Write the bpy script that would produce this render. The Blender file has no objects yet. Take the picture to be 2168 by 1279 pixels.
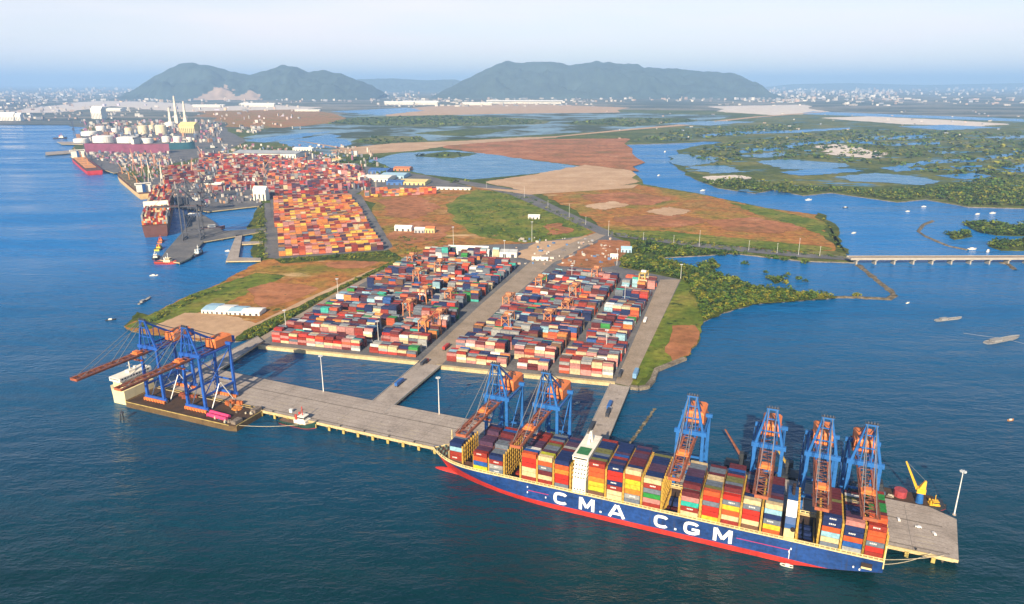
import bpy, math, random
from mathutils import Vector, Matrix
random.seed(7)
R = random.random
U = random.uniform
sc = bpy.context.scene
col = sc.collection
# ------------------------------------------------------------------ camera
F = 1500.0; PITCH = math.radians(17.2); H = 332.0
cP, sP = math.cos(PITCH), math.sin(PITCH)
cam = bpy.data.cameras.new('camera'); cam.sensor_width = 36; cam.lens = 36 * F / 2168
cam.clip_start = 1; cam.clip_end = 200000
camo = bpy.data.objects.new('camera', cam); col.objects.link(camo)
camo.location = (0, 0, H); camo.rotation_euler = (math.pi / 2 - PITCH, 0, 0)
sc.camera = camo

def G(x, y, z=0.0):
    u = x - 1084; v = 639.5 - y
    d = (u, F * cP + v * sP, -F * sP + v * cP)
    t = (z - H) / d[2]
    return Vector((d[0] * t, d[1] * t, z))

Q0 = G(560, 870, 6).xy
DU = Vector((0.92253809, -0.38590604)); DN = Vector((-0.38590604, -0.92253809))
ANG = math.atan2(DU.y, DU.x)
def ST(s, n, z=0.0):
    p = Q0 + DU * s + DN * n
    return Vector((p.x, p.y, z))
def toST(p):
    d = Vector((p[0], p[1])) - Q0
    return d.dot(DU), d.dot(DN)

# ------------------------------------------------------------------ materials
MATS = {}
def _noise(nt, vec, scale, detail=4.0, rough=.55):
    n = nt.nodes.new('ShaderNodeTexNoise'); n.inputs['Scale'].default_value = scale
    n.inputs['Detail'].default_value = detail; n.inputs['Roughness'].default_value = rough
    nt.links.new(vec, n.inputs['Vector']); return n.outputs['Fac']
def _ramp(nt, fac, stops):
    r = nt.nodes.new('ShaderNodeValToRGB'); e = r.color_ramp.elements
    while len(e) < len(stops): e.new(0.5)
    for k, (p, c) in enumerate(stops):
        e[k].position = p; e[k].color = (c[0], c[1], c[2], 1)
    nt.links.new(fac, r.inputs['Fac']); return r.outputs['Color']
def _mix(nt, fac, a, b, mode='MIX'):
    m = nt.nodes.new('ShaderNodeMix'); m.data_type = 'RGBA'; m.blend_type = mode
    if isinstance(fac, (int, float)): m.inputs[0].default_value = fac
    else: nt.links.new(fac, m.inputs[0])
    for i, c in ((6, a), (7, b)):
        if isinstance(c, tuple): m.inputs[i].default_value = (c[0], c[1], c[2], 1)
        else: nt.links.new(c, m.inputs[i])
    return m.outputs[2]
def _base(name):
    m = bpy.data.materials.new(name); m.use_nodes = True
    nt = m.node_tree; b = nt.nodes['Principled BSDF']
    return m, nt, b
def _pos(nt, sc3=None):
    g = nt.nodes.new('ShaderNodeNewGeometry'); o = g.outputs['Position']
    if sc3:
        mp = nt.nodes.new('ShaderNodeMapping'); mp.inputs['Scale'].default_value = sc3
        nt.links.new(o, mp.inputs['Vector']); o = mp.outputs['Vector']
    return o

def paint(name, c, rough=.5, dirt=.25, scale=.35, metal=0.0, spec=.4, streak=None):
    """painted / weathered surface: colour with broad and fine wear"""
    if name in MATS: return MATS[name]
    m, nt, b = _base(name)
    p = _pos(nt)
    f1 = _noise(nt, p, scale, 6, .65); f2 = _noise(nt, p, scale * 9, 3, .6)
    d = tuple(v * (1 - 1.6 * dirt) for v in c); l = tuple(min(1, v * (1 + .7 * dirt) + .01 * dirt) for v in c)
    c1 = _ramp(nt, f1, [(.3, d), (.5, c), (.72, l)])
    c2 = _mix(nt, .35 * min(1, dirt * 3), c1, _ramp(nt, f2, [(.35, d), (.6, l)]))
    if streak:                                           # rust and wash-down streaks running down the plates
        f3 = _noise(nt, _pos(nt, (.55, .55, .035)), 1.0, 5, .7)
        k = _ramp(nt, f3, [(.56, (0, 0, 0)), (.70, (.75, .75, .75))]); c2 = _mix(nt, k, c2, streak)
        f4 = _noise(nt, _pos(nt, (.12, .12, .5)), 1.0, 3, .6)
        c2 = _mix(nt, .5, c2, _mix(nt, 1.0, c2, _ramp(nt, f4, [(.4, (.7,) * 3), (.6, (1.15,) * 3)]), 'MULTIPLY'))
    nt.links.new(c2, b.inputs['Base Color'])
    b.inputs['Roughness'].default_value = rough; b.inputs['Metallic'].default_value = metal
    b.inputs['Specular IOR Level'].default_value = spec
    MATS[name] = m; return m

def attr_mat(name, rough=.6, dirt=.5, scale=.6):
    """surface whose own colour is stored per face (containers, leaves, houses)"""
    if name in MATS: return MATS[name]
    m, nt, b = _base(name)
    a = nt.nodes.new('ShaderNodeAttribute'); a.attribute_name = 'col'
    f = _noise(nt, _pos(nt), scale, 4, .65)
    g = _ramp(nt, f, [(.3, (1 - dirt,) * 3), (.65, (1, 1, 1))])
    nt.links.new(_mix(nt, 1.0, a.outputs['Color'], g, 'MULTIPLY'), b.inputs['Base Color'])
    b.inputs['Roughness'].default_value = rough; b.inputs['Specular IOR Level'].default_value = .25
    MATS[name] = m; return m

def ground(name, stops, scale=.004, fine=.06, rough=.95, fine_amt=.45, stretch=None, bump=0, speck=None, soft=0):
    """earth or vegetation: colour bands of large patches plus fine mottling"""
    if name in MATS: return MATS[name]
    m, nt, b = _base(name)
    p = _pos(nt, stretch)
    f1 = _noise(nt, p, scale, 8, .62)
    c = _ramp(nt, f1, stops)
    f2 = _noise(nt, p, fine, 5, .7)
    v = _ramp(nt, f2, [(.32, (1 - fine_amt,) * 3), (.68, (1 + .45 * fine_amt,) * 3)])
    c = _mix(nt, 1.0, c, v, 'MULTIPLY')
    for sp_ in (speck or []):
        f3 = _noise(nt, p if len(sp_) < 4 else _pos(nt, sp_[3]), sp_[0], 6, .7)
        k = _ramp(nt, f3, [(sp_[1], (0, 0, 0)), (sp_[1] + .06, (1, 1, 1))])
        c = _mix(nt, k, c, sp_[2])
    nt.links.new(c, b.inputs['Base Color'])
    b.inputs['Roughness'].default_value = rough; b.inputs['Specular IOR Level'].default_value = .1
    if soft:                                             # ragged, patchy border where one ground cover gives way to the next
        soft_edge(nt, b, p, soft)
    MATS[name] = m; return m

def soft_edge(nt, b, p, s):
    a = nt.nodes.new('ShaderNodeAttribute'); a.attribute_name = 'border'
    n = _noise(nt, p, s, 6, .7)
    m1 = nt.nodes.new('ShaderNodeMath'); m1.operation = 'MULTIPLY_ADD'; m1.inputs[1].default_value = 2.2; nt.links.new(n, m1.inputs[0])
    m2 = nt.nodes.new('ShaderNodeMath'); m2.operation = 'MULTIPLY_ADD'; m2.inputs[1].default_value = 2.4; m2.inputs[2].default_value = -2.3 + .05
    nt.links.new(a.outputs['Fac'], m2.inputs[0]); nt.links.new(m2.outputs[0], m1.inputs[2])
    m3 = nt.nodes.new('ShaderNodeMath'); m3.operation = 'MULTIPLY'; m3.inputs[1].default_value = 4; m3.use_clamp = True; nt.links.new(m1.outputs[0], m3.inputs[0])
    nt.links.new(m3.outputs[0], b.inputs['Alpha'])

def water_mat(name, deep, shallow, scale=.0025, rough=.17, bump=.35, spec=.5, bay=None):
    m, nt, b = _base(name)
    p = _pos(nt)
    st = _noise(nt, _pos(nt, (.25, 1.0, 1.0)), scale * 2.2, 6, .65)          # wind lanes and currents
    f = _noise(nt, p, scale, 5, .6)
    c = _mix(nt, .5, _ramp(nt, f, [(.35, deep), (.65, shallow)]), _ramp(nt, st, [(.38, deep), (.62, shallow)]))
    if bay:                      # sky reflection painted into the base colour: dark near, bright blue with distance
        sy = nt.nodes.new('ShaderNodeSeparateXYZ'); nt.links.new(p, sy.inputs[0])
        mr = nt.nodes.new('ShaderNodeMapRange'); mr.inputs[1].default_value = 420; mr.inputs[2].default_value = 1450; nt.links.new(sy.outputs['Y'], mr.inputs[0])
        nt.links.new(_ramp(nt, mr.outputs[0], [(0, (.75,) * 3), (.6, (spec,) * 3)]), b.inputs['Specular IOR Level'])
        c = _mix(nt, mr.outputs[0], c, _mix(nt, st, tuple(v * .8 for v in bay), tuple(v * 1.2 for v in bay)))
    nt.links.new(c, b.inputs['Base Color'])
    nt.links.new(_ramp(nt, st, [(.4, (rough * .5,) * 3), (.6, (rough * 2.2,) * 3)]), b.inputs['Roughness']); b.inputs['IOR'].default_value = 1.33
    b.inputs['Specular IOR Level'].default_value = spec; b.inputs['Specular Tint'].default_value = (.2, .75, 1, 1)
    ps = _pos(nt, (.5, 1.0, 1.0))
    w1 = _noise(nt, ps, .10, 5, .62); w2 = _noise(nt, ps, .030, 5, .6); w3 = _noise(nt, p, .35, 2, .5)
    ad = nt.nodes.new('ShaderNodeMath'); ad.operation = 'MULTIPLY_ADD'; ad.inputs[1].default_value = 2.4
    nt.links.new(w2, ad.inputs[0]); nt.links.new(w1, ad.inputs[2])
    a2 = nt.nodes.new('ShaderNodeMath'); a2.operation = 'MULTIPLY_ADD'; a2.inputs[1].default_value = .16
    nt.links.new(w3, a2.inputs[0]); nt.links.new(ad.outputs[0], a2.inputs[2])
    bu = nt.nodes.new('ShaderNodeBump'); bu.inputs['Distance'].default_value = 5.0
    nt.links.new(_ramp(nt, st, [(.35, (bump * .55,) * 3), (.65, (bump * 1.35,) * 3)]), bu.inputs['Strength'])
    nt.links.new(a2.outputs[0], bu.inputs['Height']); nt.links.new(bu.outputs['Normal'], b.inputs['Normal'])
    return m

# ------------------------------------------------------------------ mesh builder
class MB:
    def __init__(s): s.v = []; s.f = []; s.m = []; s.c = []
    def quad(s, pts, m=0, c=None):
        k = len(s.v); s.v += [tuple(p) for p in pts]; s.f.append(tuple(range(k, k + len(pts)))); s.m.append(m); s.c.append(c)
    def hexa(s, b, t, m=0, c=None, mt=None, bottom=True):
        """b, t: four corners below and above, counter-clockwise"""
        k = len(s.v); s.v += [tuple(p) for p in b] + [tuple(p) for p in t]
        fs = [(k + 4, k + 5, k + 6, k + 7)] + [(k + i, k + (i + 1) % 4, k + 4 + (i + 1) % 4, k + 4 + i) for i in range(4)]
        if bottom: fs.append((k + 3, k + 2, k + 1, k))
        for i, f in enumerate(fs):
            s.f.append(f); s.m.append(mt if (i == 0 and mt is not None) else m); s.c.append(c)
    def box(s, x0, x1, y0, y1, z0, z1, m=0, c=None, mt=None):
        s.hexa([(x0, y0, z0), (x1, y0, z0), (x1, y1, z0), (x0, y1, z0)], [(x0, y0, z1), (x1, y0, z1), (x1, y1, z1), (x0, y1, z1)], m, c, mt)
    def rbox(s, p, l, w, z0, z1, a, m=0, c=None, mt=None, tz=None):
        """box centred on p.xy turned by a about z; tz: (scale x, scale y) of the top"""
        ca, sa = math.cos(a), math.sin(a); q = []
        for sx, sy in ((-.5, -.5), (.5, -.5), (.5, .5), (-.5, .5)): q.append((sx * l, sy * w))
        k = tz or (1, 1)
        b = [(p[0] + x * ca - y * sa, p[1] + x * sa + y * ca, z0) for x, y in q]
        t = [(p[0] + x * k[0] * ca - y * k[1] * sa, p[1] + x * k[0] * sa + y * k[1] * ca, z1) for x, y in q]
        s.hexa(b, t, m, c, mt)
    def beam(s, p, q, w, h=None, m=0, w2=None, c=None):
        p = Vector(p); q = Vector(q); d = (q - p); L = d.length
        if L < 1e-6: return
        d /= L; up = Vector((0, 0, 1)) if abs(d.z) < .95 else Vector((0, 1, 0))
        a = d.cross(up).normalized(); b = a.cross(d).normalized(); h = h or w; w2 = w2 or w; h2 = h * w2 / w
        B = [p - a * w / 2 - b * h / 2, p + a * w / 2 - b * h / 2, p + a * w / 2 + b * h / 2, p - a * w / 2 + b * h / 2]
        T = [q - a * w2 / 2 - b * h2 / 2, q + a * w2 / 2 - b * h2 / 2, q + a * w2 / 2 + b * h2 / 2, q - a * w2 / 2 + b * h2 / 2]
        s.hexa(B, T, m, c)
    def cyl(s, p, q, r, r2=None, n=8, m=0, c=None):
        p = Vector(p); q = Vector(q); d = (q - p).normalized(); r2 = r if r2 is None else r2
        up = Vector((0, 0, 1)) if abs(d.z) < .95 else Vector((1, 0, 0))
        a = d.cross(up).normalized(); b = d.cross(a).normalized(); k = len(s.v)
        for o, rr in ((p, r), (q, r2)):
            for i in range(n):
                t = 2 * math.pi * i / n; s.v.append(tuple(o + (a * math.cos(t) + b * math.sin(t)) * rr))
        for i in range(n):
            j = (i + 1) % n; s.f.append((k + i, k + j, k + n + j, k + n + i)); s.m.append(m); s.c.append(c)
        s.f.append(tuple(range(k + n - 1, k - 1, -1))); s.m.append(m); s.c.append(c)
        s.f.append(tuple(range(k + n, k + 2 * n))); s.m.append(m); s.c.append(c)
    def dome(s, o, r, h, n=12, rings=3, m=0, c=None):
        k = len(s.v)
        for j in range(rings):
            t = j / rings * math.pi / 2
            for i in range(n):
                a = 2 * math.pi * i / n; s.v.append((o[0] + r * math.cos(t) * math.cos(a), o[1] + r * math.cos(t) * math.sin(a), o[2] + h * math.sin(t)))
        s.v.append((o[0], o[1], o[2] + h))
        for j in range(rings - 1):
            for i in range(n):
                i2 = (i + 1) % n; s.f.append((k + j * n + i, k + j * n + i2, k + (j + 1) * n + i2, k + (j + 1) * n + i)); s.m.append(m); s.c.append(c)
        for i in range(n):
            s.f.append((k + (rings - 1) * n + i, k + (rings - 1) * n + (i + 1) % n, k + rings * n)); s.m.append(m); s.c.append(c)
    def prism(s, pts, z0, z1, m=0, ms=None):
        n = len(pts); k = len(s.v)
        s.v += [(p[0], p[1], z0) for p in pts] + [(p[0], p[1], z1) for p in pts]
        s.f.append(tuple(range(k + n, k + 2 * n))); s.m.append(m); s.c.append(None)
        for i in range(n):
            j = (i + 1) % n; s.f.append((k + i, k + j, k + n + j, k + n + i)); s.m.append(m if ms is None else ms); s.c.append(None)
    def strip_tri(s, pts, r): pass
    def build(s, name, mats, parent=None, loc=None, rz=None, smooth=False):
        me = bpy.data.meshes.new(name); me.from_pydata(s.v, [], s.f)
        for m in (mats if isinstance(mats, (list, tuple)) else [mats]): me.materials.append(m)
        me.polygons.foreach_set('material_index', s.m)
        if any(c is not None for c in s.c):
            at = me.color_attributes.new('col', 'FLOAT_COLOR', 'CORNER'); buf = []
            for f, c in zip(s.f, s.c):
                c = c or (.5, .5, .5); buf += [c[0], c[1], c[2], 1.0] * len(f)
            at.data.foreach_set('color', buf)
        if smooth: me.polygons.foreach_set('use_smooth', [True] * len(s.f))
        me.update()
        o = bpy.data.objects.new(name, me); col.objects.link(o)
        if parent: o.parent = parent
        if loc is not None: o.location = loc
        if rz is not None: o.rotation_euler.z = rz
        return o

def empty(name, loc, rz=0, scale=1):
    o = bpy.data.objects.new(name, None); col.objects.link(o); o.empty_display_size = 1
    o.location = loc; o.rotation_euler.z = rz
    o.scale = (scale,) * 3
    return o
def tag(o, label=None, cat=None, group=None, kind=None):
    if label: o['label'] = label
    if cat: o['category'] = cat
    if group: o['group'] = group
    if kind: o['kind'] = kind
    return o
def copy_tree(o, parent=None):
    c = o.copy(); col.objects.link(c)
    if parent: c.parent = parent
    for ch in o.children: copy_tree(ch, c)
    return c

def inside(p, poly):
    x, y = p[0], p[1]; r = False; n = len(poly)
    for i in range(n):
        x1, y1 = poly[i][0], poly[i][1]; x2, y2 = poly[i - 1][0], poly[i - 1][1]
        if (y1 > y) != (y2 > y) and x < (x2 - x1) * (y - y1) / (y2 - y1) + x1: r = not r
    return r
def rough_outline(px, z, step=9.0, amp=.16, rnd=None):
    """traced outline -> ground outline at height z with a natural, uneven edge"""
    rnd = rnd or random.Random(len(px) * 13 + int(px[0][0]))
    out = []
    for i in range(len(px)):
        a = Vector(px[i]); b = Vector(px[(i + 1) % len(px)]); L = (b - a).length; n = max(1, int(L / step))
        A = G(a.x, a.y, z); B = G(b.x, b.y, z); d = (B - A); nr = Vector((-d.y, d.x, 0))
        for k in range(n):
            t = k / n; p = A.lerp(B, t)
            # lerp in the picture's proportion so that far edges keep even steps
            q = a.lerp(b, t); p = G(q.x, q.y, z)
            if k: p += nr / n * rnd.uniform(-amp, amp) * 1.4
            out.append((p.x, p.y))
    return out
def sheet(name, px, z, mat, label=None, skirt=None, step=9.0, amp=.16, kind='structure', skm=None, soft=0):
    pts = rough_outline(px, z, step, amp) if amp else [tuple(G(x, y, z).xy) for x, y in px]
    A = sum(pts[i - 1][0] * pts[i][1] - pts[i][0] * pts[i - 1][1] for i in range(len(pts)))
    if A < 0: pts = pts[::-1]
    b = MB()
    b.v = [(x, y, z) for x, y in pts]; b.f = [tuple(range(len(pts)))]; b.m = [0]; b.c = [None]
    if skirt is not None:
        k = len(pts); b.v += [(x, y, skirt) for x, y in pts]
        for i in range(k):
            j = (i + 1) % k; b.f.append((i, k + i, k + j, j)); b.m.append(1 if skm else 0); b.c.append(None)
    ring = 0
    if soft:
        k0 = len(pts); n = k0; pc = Vector((0, 0))
        for i in range(n):
            q = Vector(pts[i]); e1 = Vector(pts[(i + 1) % n]) - Vector(pts[i - 1]); nr = Vector((e1.y, -e1.x)).normalized()
            d = q.length; px_w = soft * d / F; wy = px_w * min(6, max(1, d / H))           # same apparent width near and far
            q = q + Vector((nr.x * px_w, nr.y * wy)); b.v.append((q.x, q.y, z - .012))
        for i in range(n):
            j = (i + 1) % n; b.f.append((i, k0 + i, k0 + j, j)); b.m.append(0); b.c.append(None)
    o = b.build(name, [mat, skm] if skm else mat)
    me = o.data; at = me.attributes.new('border', 'FLOAT', 'POINT'); vals = [1.0] * len(me.vertices)
    if soft:
        for i in range(len(pts), 2 * len(pts)): vals[i] = 0.0
    at.data.foreach_set('value', vals)
    return tag(o, label, None, None, kind)

# ------------------------------------------------------------------ world, sun, haze
SUN_EL, SUN_AZ = math.radians(27), math.radians(196)      # azimuth clockwise from the view direction (+Y)
w = bpy.data.worlds.new('World'); sc.world = w; w.use_nodes = True
nt = w.node_tree; bg = nt.nodes['Background']
sky = nt.nodes.new('ShaderNodeTexSky'); sky.sky_type = 'NISHITA'; sky.sun_disc = False
sky.sun_elevation = SUN_EL; sky.sun_rotation = SUN_AZ; sky.altitude = 300
sky.air_density = 1.0; sky.dust_density = .6; sky.ozone_density = 3.0
# pale veil of humid air and thin cloud low over the horizon, clearer blue overhead
tc = nt.nodes.new('ShaderNodeTexCoord'); mp = nt.nodes.new('ShaderNodeMapping'); mp.inputs['Scale'].default_value = (1.2, 1.2, 9)
nt.links.new(tc.outputs['Generated'], mp.inputs['Vector'])
fac = _noise(nt, mp.outputs['Vector'], 1.6, 5, .55)
sx = nt.nodes.new('ShaderNodeSeparateXYZ'); nt.links.new(tc.outputs['Generated'], sx.inputs[0])
low = _ramp(nt, sx.outputs['Z'], [(0.0, (.78,) * 3), (.105, (.82,) * 3), (.18, (.10,) * 3), (.7, (.02,) * 3)])
veil = _mix(nt, 1.0, low, _ramp(nt, fac, [(.3, (.62,) * 3), (.7, (1.18,) * 3)]), 'MULTIPLY')
cl = _mix(nt, veil, sky.outputs['Color'], (8.2, 7.7, 7.8))
nt.links.new(cl, bg.inputs['Color']); bg.inputs['Strength'].default_value = .072
sun = bpy.data.lights.new('sun', 'SUN'); sun.energy = 5.0; sun.angle = math.radians(.5); sun.color = (1.0, .82, .57)
so = bpy.data.objects.new('sun', sun); col.objects.link(so)
dv = Vector((math.sin(SUN_AZ) * math.cos(SUN_EL), math.cos(SUN_AZ) * math.cos(SUN_EL), math.sin(SUN_EL)))
so.rotation_euler = dv.to_track_quat('Z', 'Y').to_euler(); so.location = (0, -200, 600)
vs = sc.view_settings; vs.view_transform = 'Standard'; vs.look = 'None'; vs.exposure = 0.94; vs.gamma = 1
sc.cycles.max_bounces = 5; sc.cycles.diffuse_bounces = 2; sc.cycles.glossy_bounces = 2; sc.cycles.volume_bounces = 2

hz = MB(); hz.box(-70000, 70000, -1500, 90000, -3, 1000)
hm = bpy.data.materials.new('haze_air'); hm.use_nodes = True; hn = hm.node_tree; hn.nodes.clear()
pv = hn.nodes.new('ShaderNodeVolumePrincipled'); ou = hn.nodes.new('ShaderNodeOutputMaterial')
pv.inputs['Color'].default_value = (.39, .635, 1.0, 1); pv.inputs['Density'].default_value = 4.5e-5
pv.inputs['Anisotropy'].default_value = 0.0
hn.links.new(pv.outputs[0], ou.inputs['Volume'])
tag(hz.build('haze', hm), 'pale blue haze thickening towards the distant hills', None, None, 'stuff')

# ------------------------------------------------------------------ sea and land
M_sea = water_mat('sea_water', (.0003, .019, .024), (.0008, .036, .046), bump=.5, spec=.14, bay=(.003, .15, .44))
M_river = water_mat('river_water', (.012, .15, .42), (.03, .21, .5), scale=.01, bump=.4, spec=.15)
M_pond = water_mat('pond_water', (.03, .15, .34), (.10, .24, .42), scale=.012, bump=.3, spec=.18)
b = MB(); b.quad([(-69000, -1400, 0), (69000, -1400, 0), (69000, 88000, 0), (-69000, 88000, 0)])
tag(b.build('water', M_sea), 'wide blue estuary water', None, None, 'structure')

M_mang = ground('mangrove_ground', [(.30, (.045, .075, .014)), (.45, (.08, .115, .018)), (.56, (.13, .155, .03)), (.64, (.20, .19, .06)), (.72, (.09, .115, .03))], .0022, .03, fine_amt=.6, soft=0.05)
M_soil = ground('red_soil_scrub', [(.3, (.20, .14, .045)), (.45, (.32, .14, .055)), (.55, (.42, .17, .075)), (.7, (.48, .25, .13))], .006, .05, fine_amt=.45, speck=[(.05, .62, (.10, .09, .03)), (.016, .64, (.52, .32, .18), (.3, 1, 1))], soft=0.06)
M_field = ground('dry_grass', [(.26, (.10, .13, .018)), (.38, (.24, .19, .03)), (.46, (.36, .20, .045)), (.53, (.42, .17, .045)), (.60, (.30, .17, .035)), (.68, (.50, .27, .11)), (.76, (.22, .19, .035))], .0065, .06, fine_amt=.55, speck=[(.03, .585, (.07, .09, .015)), (.010, .62, (.56, .38, .20), (.3, 1, 1)), (.15, .62, (.05, .07, .012))], soft=.06)
M_green = ground('green_grass', [(.3, (.07, .12, .012)), (.45, (.12, .17, .018)), (.58, (.20, .21, .03)), (.72, (.29, .22, .06))], .012, .09, fine_amt=.5, speck=[(.05, .58, (.03, .05, .01)), (.02, .64, (.30, .18, .08))], soft=0.07)
M_hedge = ground('dark_green_scrub', [(.3, (.03, .055, .008)), (.5, (.075, .10, .012)), (.7, (.19, .18, .025))], .03, .15, fine_amt=.55, soft=0.12)
M_sand = ground('pale_sand', [(.3, (.42, .27, .16)), (.55, (.52, .35, .22)), (.75, (.60, .45, .31))], .01, .1, fine_amt=.18, soft=0.05)
M_salt = ground('salt_flat', [(.3, (.55, .47, .42)), (.6, (.72, .65, .58))], .01, .1, fine_amt=.15, soft=0.04)
M_marsh = ground('tidal_marsh', [(.34, (.03, .055, .03)), (.47, (.07, .09, .05)), (.52, (.16, .26, .36)), (.62, (.22, .36, .48)), (.72, (.30, .28, .2))], .0026, .03, fine_amt=.3, soft=0.02)
M_delta = ground('delta_patchwork', [(.30, (.045, .075, .015)), (.42, (.08, .11, .02)), (.52, (.13, .15, .028)), (.60, (.20, .19, .05)), (.70, (.08, .11, .03))], .003, .035, fine_amt=.55, soft=.03, speck=[(.011, .565, (.05, .22, .46), (.35, 1, 1)), (.03, .60, (.17, .19, .03)), (.02, .64, (.40, .34, .24), (.3, 1, 1)), (.05, .6, (.02, .04, .015))])
M_town = ground('distant_plain', [(.3, (.05, .07, .06)), (.48, (.10, .12, .10)), (.58, (.28, .25, .2)), (.68, (.12, .16, .2)), (.8, (.45, .40, .34))], .0012, .012, fine_amt=.5, stretch=(.5, 1, 1), soft=0.008)
M_conc = ground('concrete_deck', [(.3, (.29, .25, .22)), (.5, (.37, .32, .285)), (.7, (.44, .385, .345))], .05, .5, fine_amt=.28, rough=.8, speck=[(.09, .62, (.22, .19, .17)), (.4, .66, (.16, .14, .13))])
M_yard = ground('yard_asphalt', [(.3, (.10, .105, .12)), (.5, (.15, .15, .16)), (.7, (.21, .20, .19))], .02, .3, fine_amt=.3, rough=.85)
M_road = ground('road_surface', [(.3, (.26, .21, .16)), (.5, (.33, .265, .205)), (.7, (.38, .31, .25))], .04, .4, fine_amt=.25, rough=.85)
M_wall = ground('quay_wall', [(.3, (.42, .33, .17)), (.6, (.58, .47, .27))], .06, .5, fine_amt=.3, rough=.8)
M_rock = ground('bank_stone', [(.3, (.12, .10, .08)), (.6, (.28, .24, .19))], .08, .5, fine_amt=.5)
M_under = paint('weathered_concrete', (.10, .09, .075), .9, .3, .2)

FAR = [(2600, 192), (2600, 182), (-500, 182), (-500, 196)]
mainland = [(-500, 262), (0, 262), (60, 258), (150, 264), (185, 268), (165, 290), (150, 318), (180, 335), (225, 345), (262, 368), (300, 388), (335, 402), (372, 425),
            (372, 436), (440, 448), (548, 436), (556, 437), (540, 480), (542, 520), (552, 548), (522, 570), (460, 603), (400, 626), (338, 657), (262, 690), (278, 700), (420, 720), (500, 722), (548, 712),
            (550, 733), (885, 768), (925, 775), (1300, 812), (1335, 822), (1368, 822), (1385, 800), (1388, 780), (1450, 757), (1475, 730), (1487, 682), (1530, 661), (1600, 642), (1775, 629),
            (1650, 617), (1600, 606), (1560, 590), (1510, 577), (1480, 566), (1440, 556), (1400, 545), (1440, 543), (1500, 540), (1540, 536), (1570, 538), (1700, 552), (1812, 556),
            (1800, 545), (1765, 500), (1742, 456), (1620, 440), (1480, 410), (1362, 390), (1345, 355), (1322, 328), (1328, 306), (1400, 304), (1460, 302), (1530, 296), (1548, 300), (1480, 308), (1432, 318), (1418, 340), (1450, 370),
            (1520, 398), (1600, 409), (1640, 400), (1700, 414), (1760, 408), (1900, 428), (1960, 422), (2050, 438), (2168, 441), (2600, 446)] + FAR[:1] + [(2600, 182), (-500, 182), (-500, 196)]
sheet('land', mainland, 2.0, M_mang, 'low green delta land behind the estuary', skirt=-.6, step=8, amp=.14, skm=M_rock)

Z = [2.1]
SOFT = {'mangrove_ground', 'red_soil_scrub', 'dry_grass', 'green_grass', 'dark_green_scrub', 'pale_sand', 'salt_flat', 'tidal_marsh', 'distant_plain', 'delta_patchwork'}
def over(name, px, mat, label=None, amp=.2, step=9, dz=.06):
    Z[0] += dz * .075
    return sheet(name, px, Z[0], mat, label, step=step, amp=amp, soft=5.0 if mat.name in SOFT and amp > .04 else 0)
# far plain and tidal flats
over('plain', [(-500, 262), (150, 264), (185, 268), (330, 262), (520, 272), (640, 268), (900, 240), (1320, 232), (1700, 236), (2168, 262), (2600, 275), (2600, 183), (-500, 183)], M_town, 'hazy distant plain with scattered settlements', dz=.4)
over('delta', [(1330, 300), (1480, 262), (1700, 240), (2168, 250), (2600, 262), (2600, 400), (2168, 392), (2000, 388), (1840, 392), (1640, 392), (1540, 380), (1470, 366), (1440, 345), (1450, 322), (1540, 300), (1440, 296)], M_delta, 'patchwork of mangrove, mud and winding blue channels', dz=.4)
over('tidal_flats', [(500, 300), (600, 262), (760, 236), (1000, 236), (1300, 238), (1560, 246), (1480, 258), (1330, 274), (1050, 290), (900, 298), (760, 316), (700, 330), (610, 300)], M_marsh, 'tidal flats of shallow water and mangrove', dz=.4)
over('sand', [(780, 238), (900, 226), (1100, 220), (1330, 228), (1310, 238), (1080, 240), (820, 246)], M_sand, 'long pinkish sand strip across the plain', dz=.3)
over('sand', [(20, 238), (90, 226), (200, 214), (330, 216), (460, 226), (560, 222), (680, 228), (560, 240), (380, 236), (240, 224), (120, 238)], M_salt, 'pale sand bar beyond the port', dz=.3)
over('sand', [(420, 236), (640, 232), (700, 240), (690, 262), (600, 270), (480, 268)], M_field, 'tan open ground inland of the tanks', dz=.3)
over('sand', [(1740, 250), (1850, 247), (2000, 254), (2130, 262), (2060, 267), (1900, 262)], M_salt, 'white sand strip on the right of the plain', dz=.3)
over('sand', [(1500, 226), (1700, 222), (1760, 238), (1640, 244), (1520, 236)], M_salt, 'pale cleared ground before the town', dz=.3)
over('river', [(520, 296), (640, 282), (700, 278), (640, 292), (560, 302)], M_river, 'narrow blue channel', dz=.3)
over('river', [(700, 236), (860, 228), (900, 234), (800, 244)], M_river, 'blue reach of water on the plain', dz=.3)
over('river', [(590, 300), (700, 284), (742, 300), (720, 312), (640, 314)], M_river, 'blue lagoon behind the port', dz=.3)
over('river', [(1720, 236), (2168, 252), (2168, 258), (1950, 250), (1700, 242)], M_river, 'blue creek across the far right plain', dz=.3)
for px, lb in (([(690, 262), (760, 248), (950, 244), (1130, 252), (1150, 262), (900, 268)], 'dark mangrove belt on the tidal flats'),
               ([(745, 300), (790, 288), (890, 290), (905, 299), (820, 306)], 'dark mangrove island beside the lagoon'),
               ([(880, 282), (1010, 272), (1080, 276), (980, 288)], 'thin mangrove strip in the flats'),
               ([(1190, 262), (1290, 250), (1440, 250), (1480, 256), (1330, 268)], 'mangrove belt at the head of the river')):
    over('mangrove_flat', px, M_mang, lb, dz=.2)
over('soil', [(945, 302), (1120, 296), (1332, 294), (1336, 325), (1352, 362), (1230, 350), (1060, 330), (940, 312)], M_soil, 'red bare reclaimed soil', dz=.3)
over('sand', [(700, 318), (830, 304), (960, 300), (1100, 292), (1180, 290), (960, 306), (880, 318), (760, 326)], M_sand, 'pinkish sand bar beside the lagoon', dz=.3)
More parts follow.
